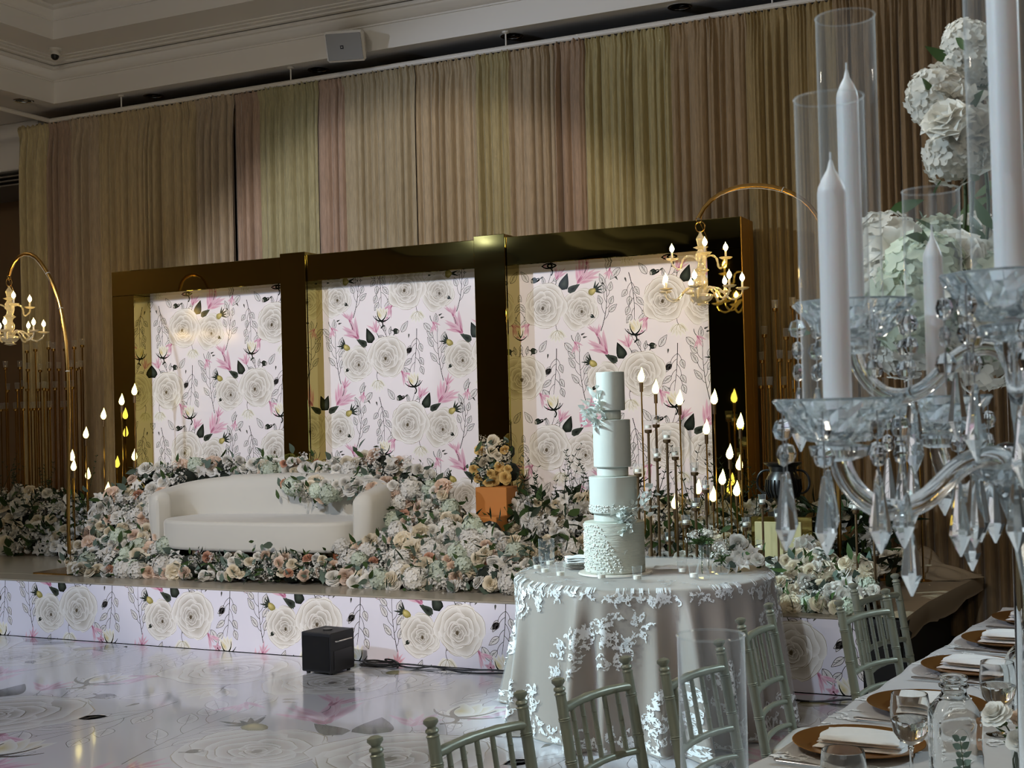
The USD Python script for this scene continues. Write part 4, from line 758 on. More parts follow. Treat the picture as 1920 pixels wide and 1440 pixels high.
P('lace', lin(226, 230, 232), .55); P('champagne_satin', lin(134, 118, 102), .38, sheen_weight=.3)
mat('tulle', {'t': ('transparent_bsdf', {}), 'd': ('principled_bsdf', {'base_color': lin(220, 224, 226), 'roughness': .45, 'sheen_weight': .5}), 'm': ('mix_closure', {'fac': .2})}, [('t.BSDF', 'm.closure1'), ('d.BSDF', 'm.closure2')], 'm.closure')

# ------------------------------------------------------------------ cake table
TC = on_z(1206, 1074, .76); TX, TY, TR = TC[0], TC[1], .655
t = thing('round_table', 'round cake table under a lace cloth', 'table', T(TX, TY, 0))
obj('tabletop', lathe([(TR - .012, .73), (TR - .01, .755), (.001, .756)], 48), 'wood_leg', t)
for k in range(4): a = k * PI / 2 + .4; obj('leg', tube([V(.25 * math.cos(a), .25 * math.sin(a), .73), V(.40 * math.cos(a), .40 * math.sin(a), 0)], .016, 8), 'black_metal', t)
rg = np.random.RandomState(11); NF = 25; fa = np.sort(rg.uniform(0, 2 * PI, NF)); fw = rg.uniform(.45, 1.3, NF)
def cloth_pt(th, s, off=0):
    """s from -1 (centre) through 0 (edge) to 1 (hem)"""
    th = np.asarray(th, float); s = np.asarray(s, float)
    fold = sum(w * np.exp(-((((th - a + PI) % (2 * PI)) - PI) / .062) ** 2) for a, w in zip(fa, fw)); sd = np.clip(s, 0, 1.15)
    r = np.where(s < 0, TR * (1 + s), TR + .012 + .02 * sd + .135 * sd ** .8 * fold * (1 - .75 * np.exp(-((((th - .2 + PI) % (2 * PI)) - PI) / .7) ** 2)) + .012 * sd * np.sin(5 * th)) + off * np.where(s < 0, 0, 1)
    z = np.where(s < 0, .7605, .7605 - .757 * np.clip(sd, 0, 1)) + np.where(s < 0, off, 0) + np.where(np.abs(s) < .03, -.006, 0) * (s >= 0); r = r + np.clip(s - 1, 0, 1) * .5
    return np.stack([r * np.cos(th), r * np.sin(th), np.maximum(z, .003 + off)], -1)
def cloth_grid(off, smax=1.0, nt=280): th = np.linspace(0, 2 * PI, nt, endpoint=False)[:, None]; s = np.concatenate([[-.999, -.5, -.06, -.02], np.linspace(0, smax, 22)])[None, :]; return grid(cloth_pt(th + 0 * s, s + 0 * th, off), wrap=True)
t = thing('lace_tablecloth', 'champagne satin tablecloth with white lace overlay on the round cake table', 'tablecloth', T(TX, TY, 0))
obj('under_cloth', cloth_grid(0), 'champagne_satin', t, smooth=True); obj('tulle_overlay', cloth_grid(.008, 1.07), 'tulle', t, smooth=True, label='sheer white tulle overlay')
m = MB(); rl = random.Random(4)
def scatter_lace(m, fn, uv, S):
    for (u, v, du, dv) in uv:
        q, f = lace_flower(rl, S * rl.uniform(.7, 1.25)); a = rl.random() * 6; c, s = math.cos(a), math.sin(a); x, y = q[:, 0] * c - q[:, 1] * s, q[:, 0] * s + q[:, 1] * c
        m.add((fn(u + x * du, v + y * dv), f))
uv = []
while len(uv) < 1000:
    u, v = rl.uniform(0, 2 * PI), rl.uniform(-.02, 1.0)
    if v < .07 or v > .88 or math.sin(5 * u + 9 * v) + .8 * math.sin(3.1 * u - 7 * v + 2) > .35: uv.append((u, v, 1 / .8, 1 / .76))
for k in range(26): uv.append((rl.uniform(0, 2 * PI), -rl.uniform(.02, .4), 1.6, 1.5))
scatter_lace(m, lambda u, v: cloth_pt(u, v, .012), uv, .033); obj('lace_applique', m, 'lace', t, kind='stuff', smooth=False, label='white lace flower motifs')

# ------------------------------------------------------------------ cake
mat('fondant', {'tc': ('texture_coordinate', {}), 'n': ('noise_texture', {'scale': 14.}), 'b': ('bump', {'strength': .05, 'distance': .01}), 'p': ('principled_bsdf', {'base_color': lin(198, 204, 198), 'roughness': .5})}, [('tc.object', 'n.vector'), ('n.fac', 'b.height'), ('b.normal', 'p.normal')])
mat('ruffled_icing', {'tc': ('texture_coordinate', {}), 'mp': ('mapping', {'scale': (12, 12, 120)}), 'n': ('noise_texture', {'scale': 1.4, 'detail': 3.}), 'b': ('bump', {'strength': .8, 'distance': .006}), 'p': ('principled_bsdf', {'base_color': lin(196, 200, 190), 'roughness': .6})}, [('tc.object', 'mp.vector'), ('mp.vector', 'n.vector'), ('n.fac', 'b.height'), ('b.normal', 'p.normal')])
petal('wafer', lin(226, 232, 228), .3); P('sugar_pearl', lin(226, 230, 226), .3)
kq = on_z(1154, 1074, .765); kd = 2412 / (kq - EYE).dot(-BACK)                      # pixels per metre at the cake
cake = thing('tiered_cake', 'tall white four tier wedding cake with spacer tiers and sugar flowers', 'cake', T(kq[0], kq[1], .762))
obj('cake_board', lathe([(.19, 0), (.195, .004), (.19, .012), (.001, .012)], 56), 'white_paint', cake)
z = .0125; tiers = ((.157, .262, 'ruffled_icing'), (.105, .045, 'fondant'), (.125, .19, 'fondant'), (.082, .048, 'fondant'), (.098, .248, 'fondant'), (.052, .047, 'fondant'), (.074, .203, 'fondant')); TZ = []
for i, (r, h, mt) in enumerate(tiers):
    b = .005; obj('spacer' if i % 2 else 'tier', lathe([(r - b, z), (r, z + b), (r, z + h - b), (r - b * .3, z + h - b * .3), (r - b, z + h), (.001, z + h)], 64), mt, cake, smooth=40); TZ.append((r, z, h)); z += h
m = MB(); rl = random.Random(8); towards = math.atan2(-kq[1], -kq[0])
for k in range(1100):
    i = 0 if rl.random() < .75 else 2; r, z0, h = TZ[i]; a = towards + rl.uniform(-2.6, 1.3); u = rl.random()
    lim = (1.0 if i == 0 else .5); keep = (a - towards) < -.5 + .9 * (1 - u) if i == 0 else u < .42
    if not keep: continue
    zz = z0 + .01 + (h - .02) * u * lim; m.add(ico(rl.uniform(.0032, .0062), 1, (1, 1, .8)), T((r + .001) * math.cos(a), (r + .001) * math.sin(a), zz))
obj('sugar_pearls', m, 'sugar_pearl', cake, kind='stuff', smooth=True)
def wafer_spray(pos, d0, n, S, seed):
    rg = random.Random(seed); m = MB()
    for k in range(n): d = _n(d0 + V(rg.gauss(0, .6), rg.gauss(0, .6), rg.gauss(0, .6))); m.add(leaf(1, .6, .2, rg.uniform(-.3, .5)), frame_to(d, np.asarray(pos) + V(rg.gauss(0, .4), rg.gauss(0, .3), rg.gauss(0, .6)) * S + d * rg.uniform(0, .3) * S, rg.random() * 6, S * rg.uniform(.5, 1.0)) @ T(ry=-PI / 2))
    return m
lv = -RIGHT; tw = V(math.cos(towards), math.sin(towards), 0)
r, z0, h = TZ[5]; obj('sugar_flower', wafer_spray(lv * .085 + tw * .05 + V(0, 0, z0 + .03), _n(lv + tw * .4), 70, .05, 1), 'wafer', cake, smooth=60); obj('sugar_leaf_sprig', wafer_spray(lv * .085 + tw * .03 + V(0, 0, z0 + .10), V(0, 0, 1) + lv * .2, 18, .05, 2), 'wafer', cake, smooth=60)
r, z0, h = TZ[1]; obj('sugar_flower', wafer_spray(RIGHT * .055 + tw * .125 + V(0, 0, z0 + .02), tw + RIGHT * .2, 90, .055, 3), 'wafer', cake, smooth=60)
for k, (dx, dz) in enumerate(((.10, .09), (.125, .14), (.02, -.07), (-.02, -.11))): obj('sugar_leaf_sprig', wafer_spray(RIGHT * (.04 + dx) + tw * .12 + V(0, 0, z0 + dz), V(0, 0, 1) * (1 if dz > 0 else -1) + RIGHT * (.5 if dz > 0 else -.5), 16, .045, 5 + k), 'wafer', cake, smooth=60)

# ------------------------------------------------------------------ things on the cake table
TZ0 = .772
def votive(M, label=None, src=None):
    if src: return dup(src, M, label)
    t = thing('votive', label, 'candle', M, 'votive candles on the cake table'); obj('glass_cup', rimmed([(.001, .0025), (.019, .002), (.021, .004), (.0255, .068)], 20), 'thin_glass', t); obj('candle', lathe([(.0185, .006), (.0195, .024), (.004, .026), (.001, .026)], 18), 'wax', t); obj('wick', lathe([(.0008, .026), (.0008, .034)], 5), 'black_metal', t); return t
v0 = None
for px, py, lab in ((1008, 1068, 'clear votive candle nearest the left edge of the cake table'), (1022, 1075, 'clear votive candle just in front of the leftmost votive on the cake table'), (1031, 1060, 'clear votive candle at the back left of the cake table'), (1051, 1081, 'clear votive candle left of the cake, before the folded napkins'), (1128, 1086, 'clear votive candle right in front of the left half of the cake'), (1195, 1088, 'clear votive candle in front of the right edge of the cake'), (1301, 1084, 'clear votive candle touching the bud vase on the right of the cake table'), (1279, 1074, 'clear votive candle behind the bud vase, right of the cake')):
    q = on_z(px, py, TZ0); v0_ = votive(T(q[0], q[1], TZ0), lab, v0); v0 = v0 or v0_
P('china', lin(226, 226, 220), .2); P('napkin_white', lin(224, 228, 230), .8, bump=.1, bscale=90)
q = on_z(1084, 1064, TZ0); p0 = None
for k in range(3):
    M = T(q[0], q[1], TZ0 + .009 * k)
    lab = ('bottom white side plate of the small stack left of the cake', 'middle white side plate of the small stack left of the cake', 'top white side plate of the stack, under the napkins')[k]
    if p0: dup(p0, M, lab)
    else:
        p0 = thing('side_plate', lab, 'plate', M); obj('plate', lathe([(.045, 0), (.05, .002), (.082, .008), (.083, .0095), (.05, .0045), (.001, .004)], 32), 'china', p0)
def napkin_mesh(L, W, H, seed, layers=3):
    rg = np.random.RandomState(seed); m = MB()
    for k in range(layers):
        u, v = np.meshgrid(np.linspace(-1, 1, 26), np.linspace(-1, 1, 14), indexing='ij'); rr = np.clip(1.02 - np.maximum(np.abs(u) ** 6, np.abs(v) ** 6), 0, 1) ** .5
        z = H * (k + .25) / layers + H / layers * .7 * rr + .004 * np.sin(5 * u + 3 * v + seed + k) * rr; top = np.stack([u * L / 2 * (1 - .03 * k) + .006 * rg.randn(), v * W / 2 * (1 - .05 * k) + .004 * np.sin(4 * u + k), z], 2)
        bot = top.copy(); bot[..., 2] = H * k / layers + .002; m.add(grid(top)); m.add((grid(bot)[0], grid(bot)[1][:, ::-1]))
        e = np.concatenate([np.arange(26) * 14, 25 * 14 + np.arange(14), (25 - np.arange(26)) * 14 + 13, 13 - np.arange(14)]); tv, bv = top.reshape(-1, 3)[e], bot.reshape(-1, 3)[e]; m.add(grid(np.stack([bv, tv], 1)))
    return m.get()
obj('folded_napkin', napkin_mesh(.15, .10, .035, 3), 'napkin_white', M=T(q[0], q[1], TZ0 + .0285, rz=.5), smooth=50, label='folded white napkins on the plate stack beside the cake', cat='napkin')
q = on_z(1250, 1066, TZ0); obj('folded_napkin', napkin_mesh(.14, .09, .012, 5, 1), 'napkin_white', M=T(q[0], q[1], TZ0 + .001, rz=.3), smooth=50, label='flat white napkin lying behind the votives right of the cake', cat='napkin')
q = on_z(1025, 1053, TZ0); t = thing('ribbed_vase', 'short ribbed clear glass vase at the back left of the cake table', 'vase', T(q[0], q[1], TZ0)); obj('body', scallop([(.001, .001), (.04, .001), (.043, .004), (.044, .13)], 48, 16, .03), 'thin_glass', t, smooth=30)
def bud_vase(label, M, H=.165, R=.035, mt='thin_glass'):
    t = thing('bud_vase', label, 'vase', M); k = H / .165; obj('body', lathe([(.001, .001), (R, .001), (R * 1.03, .01 * k), (R * .85, .04 * k), (R * .5, .08 * k), (R * .33, .11 * k), (R * .32, .145 * k), (R * .45, .165 * k)] + ([] if mt == 'thin_glass' else [(R * .39, .164 * k), (R * .27, .145 * k), (R * .28, .11 * k), (R * .45, .08 * k), (R * .78, .04 * k), (R * .9, .012 * k), (.001, .008 * k)]), 24, cap=False), mt, t, smooth=50); return t
def posy(label, pos, dirs, kind, mats_, dia, z0, greens=8, seed=1, lm='leaf_green', ls=.04):
    rg = random.Random(seed); t = thing('posy', label, 'flowers'); st = MB(); lf = MB()
    for i, d in enumerate(dirs):
        d = V(*d); e = V(*pos) + d; b = V(pos[0], pos[1], z0); st.add(tube(spline([b, (b + V(*pos)) / 2, V(*pos), e], 10), .0016, 5)); obj(kind, FL[kind][i % len(FL[kind])], mats_[i % len(mats_)], t, smooth=True, M=frame_to(_n(d + V(-.1, -.5, .35) * np.linalg.norm(d)), e, rg.random() * 6, dia * rg.uniform(.85, 1.15)))
        for k in range(greens): lf.add(LEAF['green'], frame_to(_n(V(rg.gauss(0, 1), rg.gauss(0, 1), rg.uniform(-.2, 1))), V(*pos) + d * rg.uniform(.2, .9), rg.random() * 6, ls * rg.uniform(.6, 1.2)) @ T(ry=-PI / 2))
    obj('stems', st, 'stem_green', t, smooth=True); obj('foliage', lf, lm, t, smooth=60, kind='stuff'); return t
q = on_z(1317, 1084, TZ0); bud_vase('flared clear glass bud vase with white blossom, right of the cake', T(q[0], q[1], TZ0))
posy('small white blossom posy in the front bud vase right of the cake', (q[0], q[1], TZ0 + .16), [(-.04, 0, .03), (-.02, -.02, .045), (.015, 0, .055), (.035, .01, .05)], 'filler_spray', ['petal_white'], .07, TZ0 + .02, 7, 2)
q = on_z(1329, 1073, TZ0); bud_vase('clear glass bud vase behind the blossom vase on the cake table', T(q[0], q[1], TZ0), .14, .032)
posy('dark green posy with tiny flowers in the rear bud vase on the cake table', (q[0], q[1], TZ0 + .135), [(0, 0, .06), (.03, .0, .05)], 'filler_spray', ['petal_cream'], .07, TZ0 + .02, 8, 3)
q = on_z(1352, 1076, TZ0); t = thing('glass_bowl', 'low round clear glass bowl with sprigs at the right of the cake table', 'bowl', T(q[0], q[1], TZ0)); obj('body', lathe([(.001, .001), (.034, .001), (.045, .02), (.046, .04), (.042, .055)], 24, cap=False), 'thin_glass', t, smooth=50)
posy('sprigs of white blossom and leaves in the low glass bowl', (q[0], q[1], TZ0 + .05), [(-.02, 0, .04), (.02, 0, .05), (.0, .02, .07)], 'filler_spray', ['petal_white'], .075, TZ0 + .01, 9, 4)
q = on_z(1384, 1070, TZ0); rg = random.Random(6); t = thing('white_flowers', 'loose bunch of white orchids and roses lying at the right edge of the cake table', 'flowers')
pts = [(V(q[0] + dx, q[1] + dy, TZ0 + dz), _n(V(.2, -.9, .3))) for dx, dy, dz in ((-.10, 0, .12), (-.085, .01, .06), (.0, .02, .14), (.01, 0, .08), (-.02, -.02, .03), (.07, .03, .09), (.10, .02, .06), (.03, -.01, .04))]
bouquet(t, pts, {'lily': (3, WHT, .10), 'rose': (3, WHT, .08)}, rg, 1.0, 46, core=False, zmin=TZ0, lsize=.06)
# ------------------------------------------------------------------ banquet table
E0, E1 = V(-.474, 5.73), V(-.474 - .137 * 5.25, .48); tdir = _n(E0 - E1); tn = V(tdir[1], -tdir[0]); TW = 1.9      # far and near end of its left edge
def tpt(s, w, z=.76): p = E1 + tdir * s + tn * w; return V(p[0], p[1], z)
TL = float(np.linalg.norm(E0 - E1)); tang = math.atan2(tdir[1], tdir[0]) - PI / 2
t = thing('banquet_table', 'long banquet table under a white lace cloth, set for dinner', 'table')
m = np.eye(4); m[:3, 0], m[:3, 1], m[:3, 3] = [*tn, 0], [*tdir, 0], [E1[0], E1[1], 0]; TM = m
obj('tabletop', box(.02, .02, .72, TW - .02, TL - .02, .752, .004), 'wood_leg', t, M=TM)
for a in (.25, TL / 2, TL - .25):
    for b in (.3, TW - .3): obj('leg', box(b - .025, a - .025, 0, b + .025, a + .025, .72, .004), 'black_metal', t, M=TM)
mat('table_linen', {'tc': ('texture_coordinate', {}), 'n': ('noise_texture', {'scale': 7., 'detail': 3.}), 'b': ('bump', {'strength': .25, 'distance': .015}), 'n2': ('noise_texture', {'scale': 700.}), 'b2': ('bump', {'strength': .2, 'distance': .002}), 'p': ('principled_bsdf', {'base_color': lin(178, 180, 182), 'roughness': .75, 'sheen_weight': .2})}, [('tc.object', 'n.vector'), ('n.fac', 'b.height'), ('tc.object', 'n2.vector'), ('n2.fac', 'b2.height'), ('b.normal', 'b2.normal'), ('b2.normal', 'p.normal')])
tc = thing('banquet_tablecloth', 'white lace tablecloth on the long banquet table', 'tablecloth', TM)
rg = np.random.RandomState(2)
def cl(u, v, off=0):
    """u across (0..TW, beyond = hanging), v along"""
    u, v = np.asarray(u, float), np.asarray(v, float); du = np.maximum(np.maximum(-u, u - TW), 0); dv = np.maximum(np.maximum(-v, v - TL), 0); d = np.hypot(du, dv)
    wob = .006 * np.sin(v * 9) + .004 * np.sin(v * 23 + 1); fold = d * (.05 * np.sin(v * 21 + 2 * np.sin(v * 5)) + .04 * np.sin(u * 19))
    x = np.clip(u, 0, TW) + np.sign(u - TW / 2) * np.where(du > 0, .012 + .08 * d + fold, 0) + wob * (u <= 0); y = np.clip(v, 0, TL) + np.sign(v - TL / 2) * np.where(dv > 0, .012 + .08 * d + fold, 0)
    z = .7575 - np.maximum(d - .006, 0) + .0012 * np.sin(u * 17 + 2 * np.sin(v * 6)) * (d == 0) + off; return np.stack([x, y, np.maximum(z, .01)], -1)
us = np.concatenate([np.linspace(-.72, -.03, 10), [-.015, -.006], np.linspace(0, TW, 28), [TW + .006, TW + .015], np.linspace(TW + .03, TW + .7, 8)]); vs = np.concatenate([np.linspace(-.7, -.03, 8), [-.015, -.006], np.linspace(0, TL, 220), [TL + .006, TL + .015], np.linspace(TL + .03, TL + .7, 8)])
U, Vv = np.meshgrid(us, vs, indexing='ij'); obj('cloth', grid(cl(U, Vv)), 'table_linen', tc, smooth=True)
m = MB(); rl = random.Random(14); uv = [(rl.uniform(.0, TW * .8), rl.uniform(1.0, TL), 1, 1) for _ in range(330)] + [(rl.uniform(-.02, .10), rl.uniform(1.0, TL), 1, 1) for _ in range(60)]
scatter_lace(m, lambda u, v: cl(u, v, .0022), uv, .036); obj('lace_applique', m, 'lace', tc, kind='stuff', smooth=False, label='white lace flower motifs')

# place settings: charger, napkin, knife
P('charger_gold', lin(178, 128, 64), .3, .9); P('steel', (.5, .5, .52), .22, 1)
pane('vase_glass', (.97, .98, .98), edge=.75, pale_mix=.03); ch = kn = na = None; TZ1 = .7605
plates = [(2.85, .53, None)] + [(None, None, p) for p in ((1610, 1403), (1738, 1329), (1827, 1257), (1894, 1206), (1944, 1166))]
ORD = ('below the picture edge', 'nearest the camera', 'second from the camera', 'third from the camera', 'fourth from the camera', 'farthest from the camera')
for i, (d, lat, p) in enumerate(plates):
    q = on_z(*p, TZ1) if p else EYE + RIGHT * lat - BACK * d; rel = V(q[0], q[1]) - E1; s, w = rel @ tdir, rel @ tn; M = T(*tpt(s, w, TZ1 + .001), rz=tang)
    if ch: dup(ch, M, 'gold charger plate ' + ORD[i])
    else:
        ch = thing('charger_plate', 'gold charger plate ' + ORD[i], 'plate', M); obj('plate', lathe([(.10, 0), (.105, .002), (.12, .006), (.16, .016), (.165, .0185), (.163, .0195), (.12, .0095), (.105, .0065), (.001, .006)], 48), 'charger_gold', ch, smooth=40)
    Mn = T(*tpt(s, w + .012, TZ1 + .0085), rz=tang + PI / 2 + (.25, .1, .22, -.05, .1, 0)[i])
    if na: dup(na, Mn, 'folded white napkin on the gold charger ' + ORD[i])
    else: na = thing('dinner_napkin', 'folded white napkin on the gold charger ' + ORD[i], 'napkin', Mn); obj('cloth', napkin_mesh(.13, .22, .034, 8), 'napkin_white', na, smooth=50)
    Mk = T(*tpt(s - .215, w - .02, TZ1 + .0035), rz=tang)
    if kn: dup(kn, Mk, 'table knife beside the gold charger ' + ORD[i])
    else:
        kn = thing('table_knife', 'table knife beside the gold charger ' + ORD[i], 'knife', Mk); obj('handle', (lambda v: (v[0] * (1, .9, .45), v[1]))(tube([V(-.12, 0, .006), V(-.11, 0, .006), V(-.04, 0, .006), V(.0, 0, .006)], [.005, .0095, .0075, .005], 8)), 'steel', kn, smooth=40); obj('blade', box(0, -.008, .0005, .115, .009, .0022, .0008), 'steel', kn)
def on_table(px, d): q = at_d(px, 1000, d); return V(q[0], q[1], TZ1 + .001)
def wine_glass(label, M, src=None):
    if src: return dup(src, M, label)
    t = thing('wine_glass', label, 'glass', M)
    obj('bowl', lathe([(.004, .068), (.012, .072), (.028, .082), (.040, .10), (.0455, .125), (.046, .15), (.0435, .175), (.0415, .19), (.0405, .1905), (.0395, .19), (.0415, .175), (.044, .15), (.0437, .132), (.043, .130), (.001, .130)], 40, cap=False), 'clear_glass', t, smooth=60)
    obj('stem', lathe([(.033, 0), (.034, .0015), (.02, .004), (.006, .010), (.0045, .03), (.0045, .055), (.008, .066), (.004, .0675)], 24), 'clear_glass', t, smooth=60); return t
w0 = wine_glass('water goblet in front of the nearest gold charger, left of the water bottle', T(*on_table(1696, 3.03))); wine_glass('', T(*on_table(1568, 2.56)), w0).SetCustomDataByKey('label', 'wine glass at the bottom edge of the picture, only its rim showing'); wine_glass('', T(*on_table(1862, 3.36)), w0).SetCustomDataByKey('label', 'wine glass behind the roses, between the two water bottles')
def rsq(R, k): a = np.linspace(0, 2 * PI, 48, endpoint=False); c, s = np.cos(a), np.sin(a); e = 2 / k; return np.column_stack([R * np.sign(c) * np.abs(c) ** e, R * np.sign(s) * np.abs(s) ** e])
def bottle(label, M, src=None):
    if src: return dup(src, M, label)
    t = thing('water_bottle', label, 'bottle', M); rows = [(.046, 0, 4), (.052, .004, 4.5), (.0545, .012, 5), (.0545, .15, 5), (.053, .165, 4.2), (.046, .182, 3.2), (.034, .20, 2.4), (.0285, .208, 2), (.0275, .216, 2), (.0275, .222, 2), (.033, .224, 2), (.0335, .228, 2), (.029, .231, 2), (.0285, .236, 2), (.0305, .240, 2), (.031, .246, 2), (.029, .249, 2), (.0255, .248, 2), (.024, .236, 2), (.0235, .208, 2), (.028, .198, 2.2), (.0285, .195, 2.2)]
    P_ = np.stack([np.column_stack([rsq(r, k), np.full(48, z)]) for r, z, k in rows], 1); v, f = grid(P_, wrap=True); n = len(rows); i = np.arange(48); j = (i + 1) % 48; N = len(v); v = np.vstack([v, [[0, 0, 0], [0, 0, .195]]]); f = np.vstack([f, np.stack([np.full(48, N), j * n, i * n], 1), np.stack([np.full(48, N + 1), i * n + n - 1, j * n + n - 1], 1)])
    obj('bottle', (v, f), 'clear_glass', t, smooth=45)
    a = np.linspace(0, 2 * PI, 25); obj('embossed_ring', tube(np.stack([.019 * np.cos(a), np.full(25, -.0545), .115 + .026 * np.sin(a)], 1), .0015, 5, cap=False), 'clear_glass', t, smooth=True); return t  # thin oval ring of clear glass on the bottle's face
b0 = bottle('square shouldered glass water bottle beside the nearest wine glass', T(*on_table(1779, 2.94), rz=.35)); bottle('', T(*on_table(1922, 3.52), rz=.5), b0).SetCustomDataByKey('label', 'glass water bottle at the right edge of the picture, behind the roses')
q = on_table(1893, 2.62); bud_vase('slim clear glass bud vase holding white roses on the banquet table', T(*q), .17, .03, 'clear_glass')
r_, u_ = RIGHT * .0011, V(0, 0, .0011)
posy('white roses in the slim bud vase at the right edge of the picture', (q[0], q[1], q[2] + .165), [tuple(r_ * -36 + u_ * 62), tuple(r_ * 10 + u_ * 52 + V(.01, .01, 0)), tuple(r_ * 6 + u_ * 22 + V(0, -.03, 0)), tuple(r_ * 38 + u_ * 40), tuple(r_ * 30 + u_ * 5)], 'rose', ['petal_white', 'petal_blush', 'petal_white'], .052, q[2] + .02, 7, 8, 'leaf_green', .04)
def sprig(label, pos, L, seed, lean=(0, 0, 1)):
    rg = random.Random(seed); t = thing('eucalyptus_sprig', label, 'sprig'); d = _n(V(*lean)); p = spline([V(*pos), V(*pos) + d * L * .5 + V(.006, 0, 0), V(*pos) + d * L], 14); obj('stem', tube(p, np.linspace(.0018, .0008, 14), 5), 'stem_green', t)
    for k in range(3, 14):
        for s in (-1, 1): e = _n(RIGHT * s * .8 + V(0, 0, .5) + V(rg.gauss(0, .2), rg.gauss(0, .3), 0)); obj('leaf', leaf(1, .72, .1, .1), 'leaf_sage', t, smooth=60, M=frame_to(e, p[k], rg.uniform(-.5, .5), .026 * rg.uniform(.75, 1.1) * (1 - .02 * k)) @ T(ry=-PI / 2))
    return t
sprig('dark eucalyptus sprig rising beside the roses in the bud vase', q + V(.012, .012, .10), .155, 1, (.12, .05, 1))
q = on_table(1788, 2.46); bud_vase('bud vase below the picture edge holding a eucalyptus sprig', T(*q), .15, .028); sprig('small eucalyptus sprig in front of the square water bottle', q + V(0, 0, .03), .20, 2)
q = on_table(1327, 2.2); t = thing('glass_tube_vase', 'tall clear glass cylinder vase standing in front of the cake table, near the camera', 'vase', T(*q)); obj('tube', rimmed([(.001, .001), (.056, .001), (.0575, .004), (.0575, .489)], 56, .0022), 'vase_glass', t, smooth=40)

# ------------------------------------------------------------------ chiavari chairs
P('chair_paint', lin(132, 137, 122), .38, .25, bump=.03, bscale=50)
P('chair_cushion', lin(206, 204, 196), .8)
def bamboo(a, b, r0, r1, rings, n=10):
    a, b = V(*a), V(*b); ts = [0]; rs = [r0]
    for q in rings: rr = r0 + (r1 - r0) * q; ts += [q - .012, q - .006, q, q + .006, q + .012]; rs += [rr, rr * 1.16, rr * .98, rr * 1.16, rr]
    ts.append(1); rs.append(r1); return tube([a + (b - a) * q for q in ts], rs, n)
def chair(label, M):
    t = thing('chiavari_chair', label, 'chair', M, None)
    for s in (-1, 1):
        y = s * .168; p = bamboo((-.21, y * 1.06, 0), (-.185, y, .44), .015, .0165, (.35, .7)); m = MB().add(p).add(bamboo((-.185, y, .43), (-.262, y, .885), .0168, .0148, (.12, .38, .62, .86)))
        m.add(lathe([(.0148, 0), (.0165, .004), (.012, .009), (.0165, .014), (.0155, .020), (.010, .024), (.0115, .027), (.0185, .035), (.0175, .042), (.009, .047), (.001, .048)], 14), T(-.262, y, .883, ry=-.17)); obj('back_post', m, 'chair_paint', t, smooth=50)
        obj('front_leg', bamboo((.205, s * .185, 0), (.19, s * .18, .45), .0135, .0165, (.3, .65, .9)), 'chair_paint', t, smooth=50)
    X = lambda z: -.185 - .077 * (z - .43) / .455
    def rail(name, z, sag, r=.0105, rings=True):
        y = np.linspace(-.168, .168, 15); b = 1 - (y / .168) ** 2; obj(name, tube(np.stack([X(z) - .02 * b, y, z + sag * b], 1), r * (1 + (.12 * (np.arange(15) % 4 == 2) if rings else 0)), 8), 'chair_paint', t, smooth=50)
    rail('top_rail', .845, .004, .0125); rail('mid_rail', .668, .006); rail('mid_rail', .585, .012, .009); rail('mid_rail', .505, .012, .009)
    for k in range(5):
        y = -.168 + .336 * (k + 1) / 6; b = 1 - (y / .168) ** 2; obj('spindle', bamboo((X(.668) - .02 * b, y, .672), (X(.845) - .02 * b, y, .85), .0075, .0068, (.25, .5, .75), 8), 'chair_paint', t, smooth=50)
    obj('seat', box(-.20, -.20, .438, .215, .20, .462, .008), 'chair_paint', t); obj('cushion', slab([(c[0] * .2 + .01, c[1]) for c in rsq(1, 6) * V(1, .19)], .462, .50, .016), 'chair_cushion', t, smooth=60)
    for z in (.16, .26):
        for s in (-1, 1): obj('stretcher', bamboo((-.20, s * .175, z), (.20, s * .184, z), .008, .008, (.33, .66), 8), 'chair_paint', t, smooth=50)
    obj('stretcher', bamboo((.20, -.184, .2), (.20, .184, .2), .008, .008, (.33, .66), 8), 'chair_paint', t, smooth=50); return t
CH = [((802, 1345), (978, 1292), 'sage green chiavari chair with its whole top rail showing at the bottom centre'), ((1043, 1270), (1173, 1228), 'sage green chiavari chair in front of the lace cloth of the cake table'), ((1242, 1233), None, 'sage green chiavari chair seen through the tall glass cylinder vase'),
      ((1378, 1162), (1448, 1125), 'sage green chiavari chair right behind the tall glass cylinder vase'), ((1579, 1122), (1653, 1104), 'sage green chiavari chair second from the far end, before the stage corner'), ((1601, 1092), (1675, 1075), 'farthest sage green chiavari chair, overlapping the one before it'), (None, (702, 1378), 'sage green chiavari chair at the bottom edge with only one post showing')]
c0 = None; last = None; FX, FZ = -.270, .931
for L, R, lab in CH:
    l, r = (on_z(*L, FZ) if L else None), (on_z(*R, FZ) if R else None)
    d = _n((r - l)[:2]) if L and R else last; last = d; f = V(d[1], -d[0]); mid = ((l + r) / 2)[:2] if L and R else (l[:2] + d * .168 if L else r[:2] - d * .168)
    o = mid - f * FX; M = T(o[0], o[1], 0, rz=math.atan2(f[1], f[0]))
    if c0: dup(c0, M, lab)
    else: c0 = chair(lab, M)

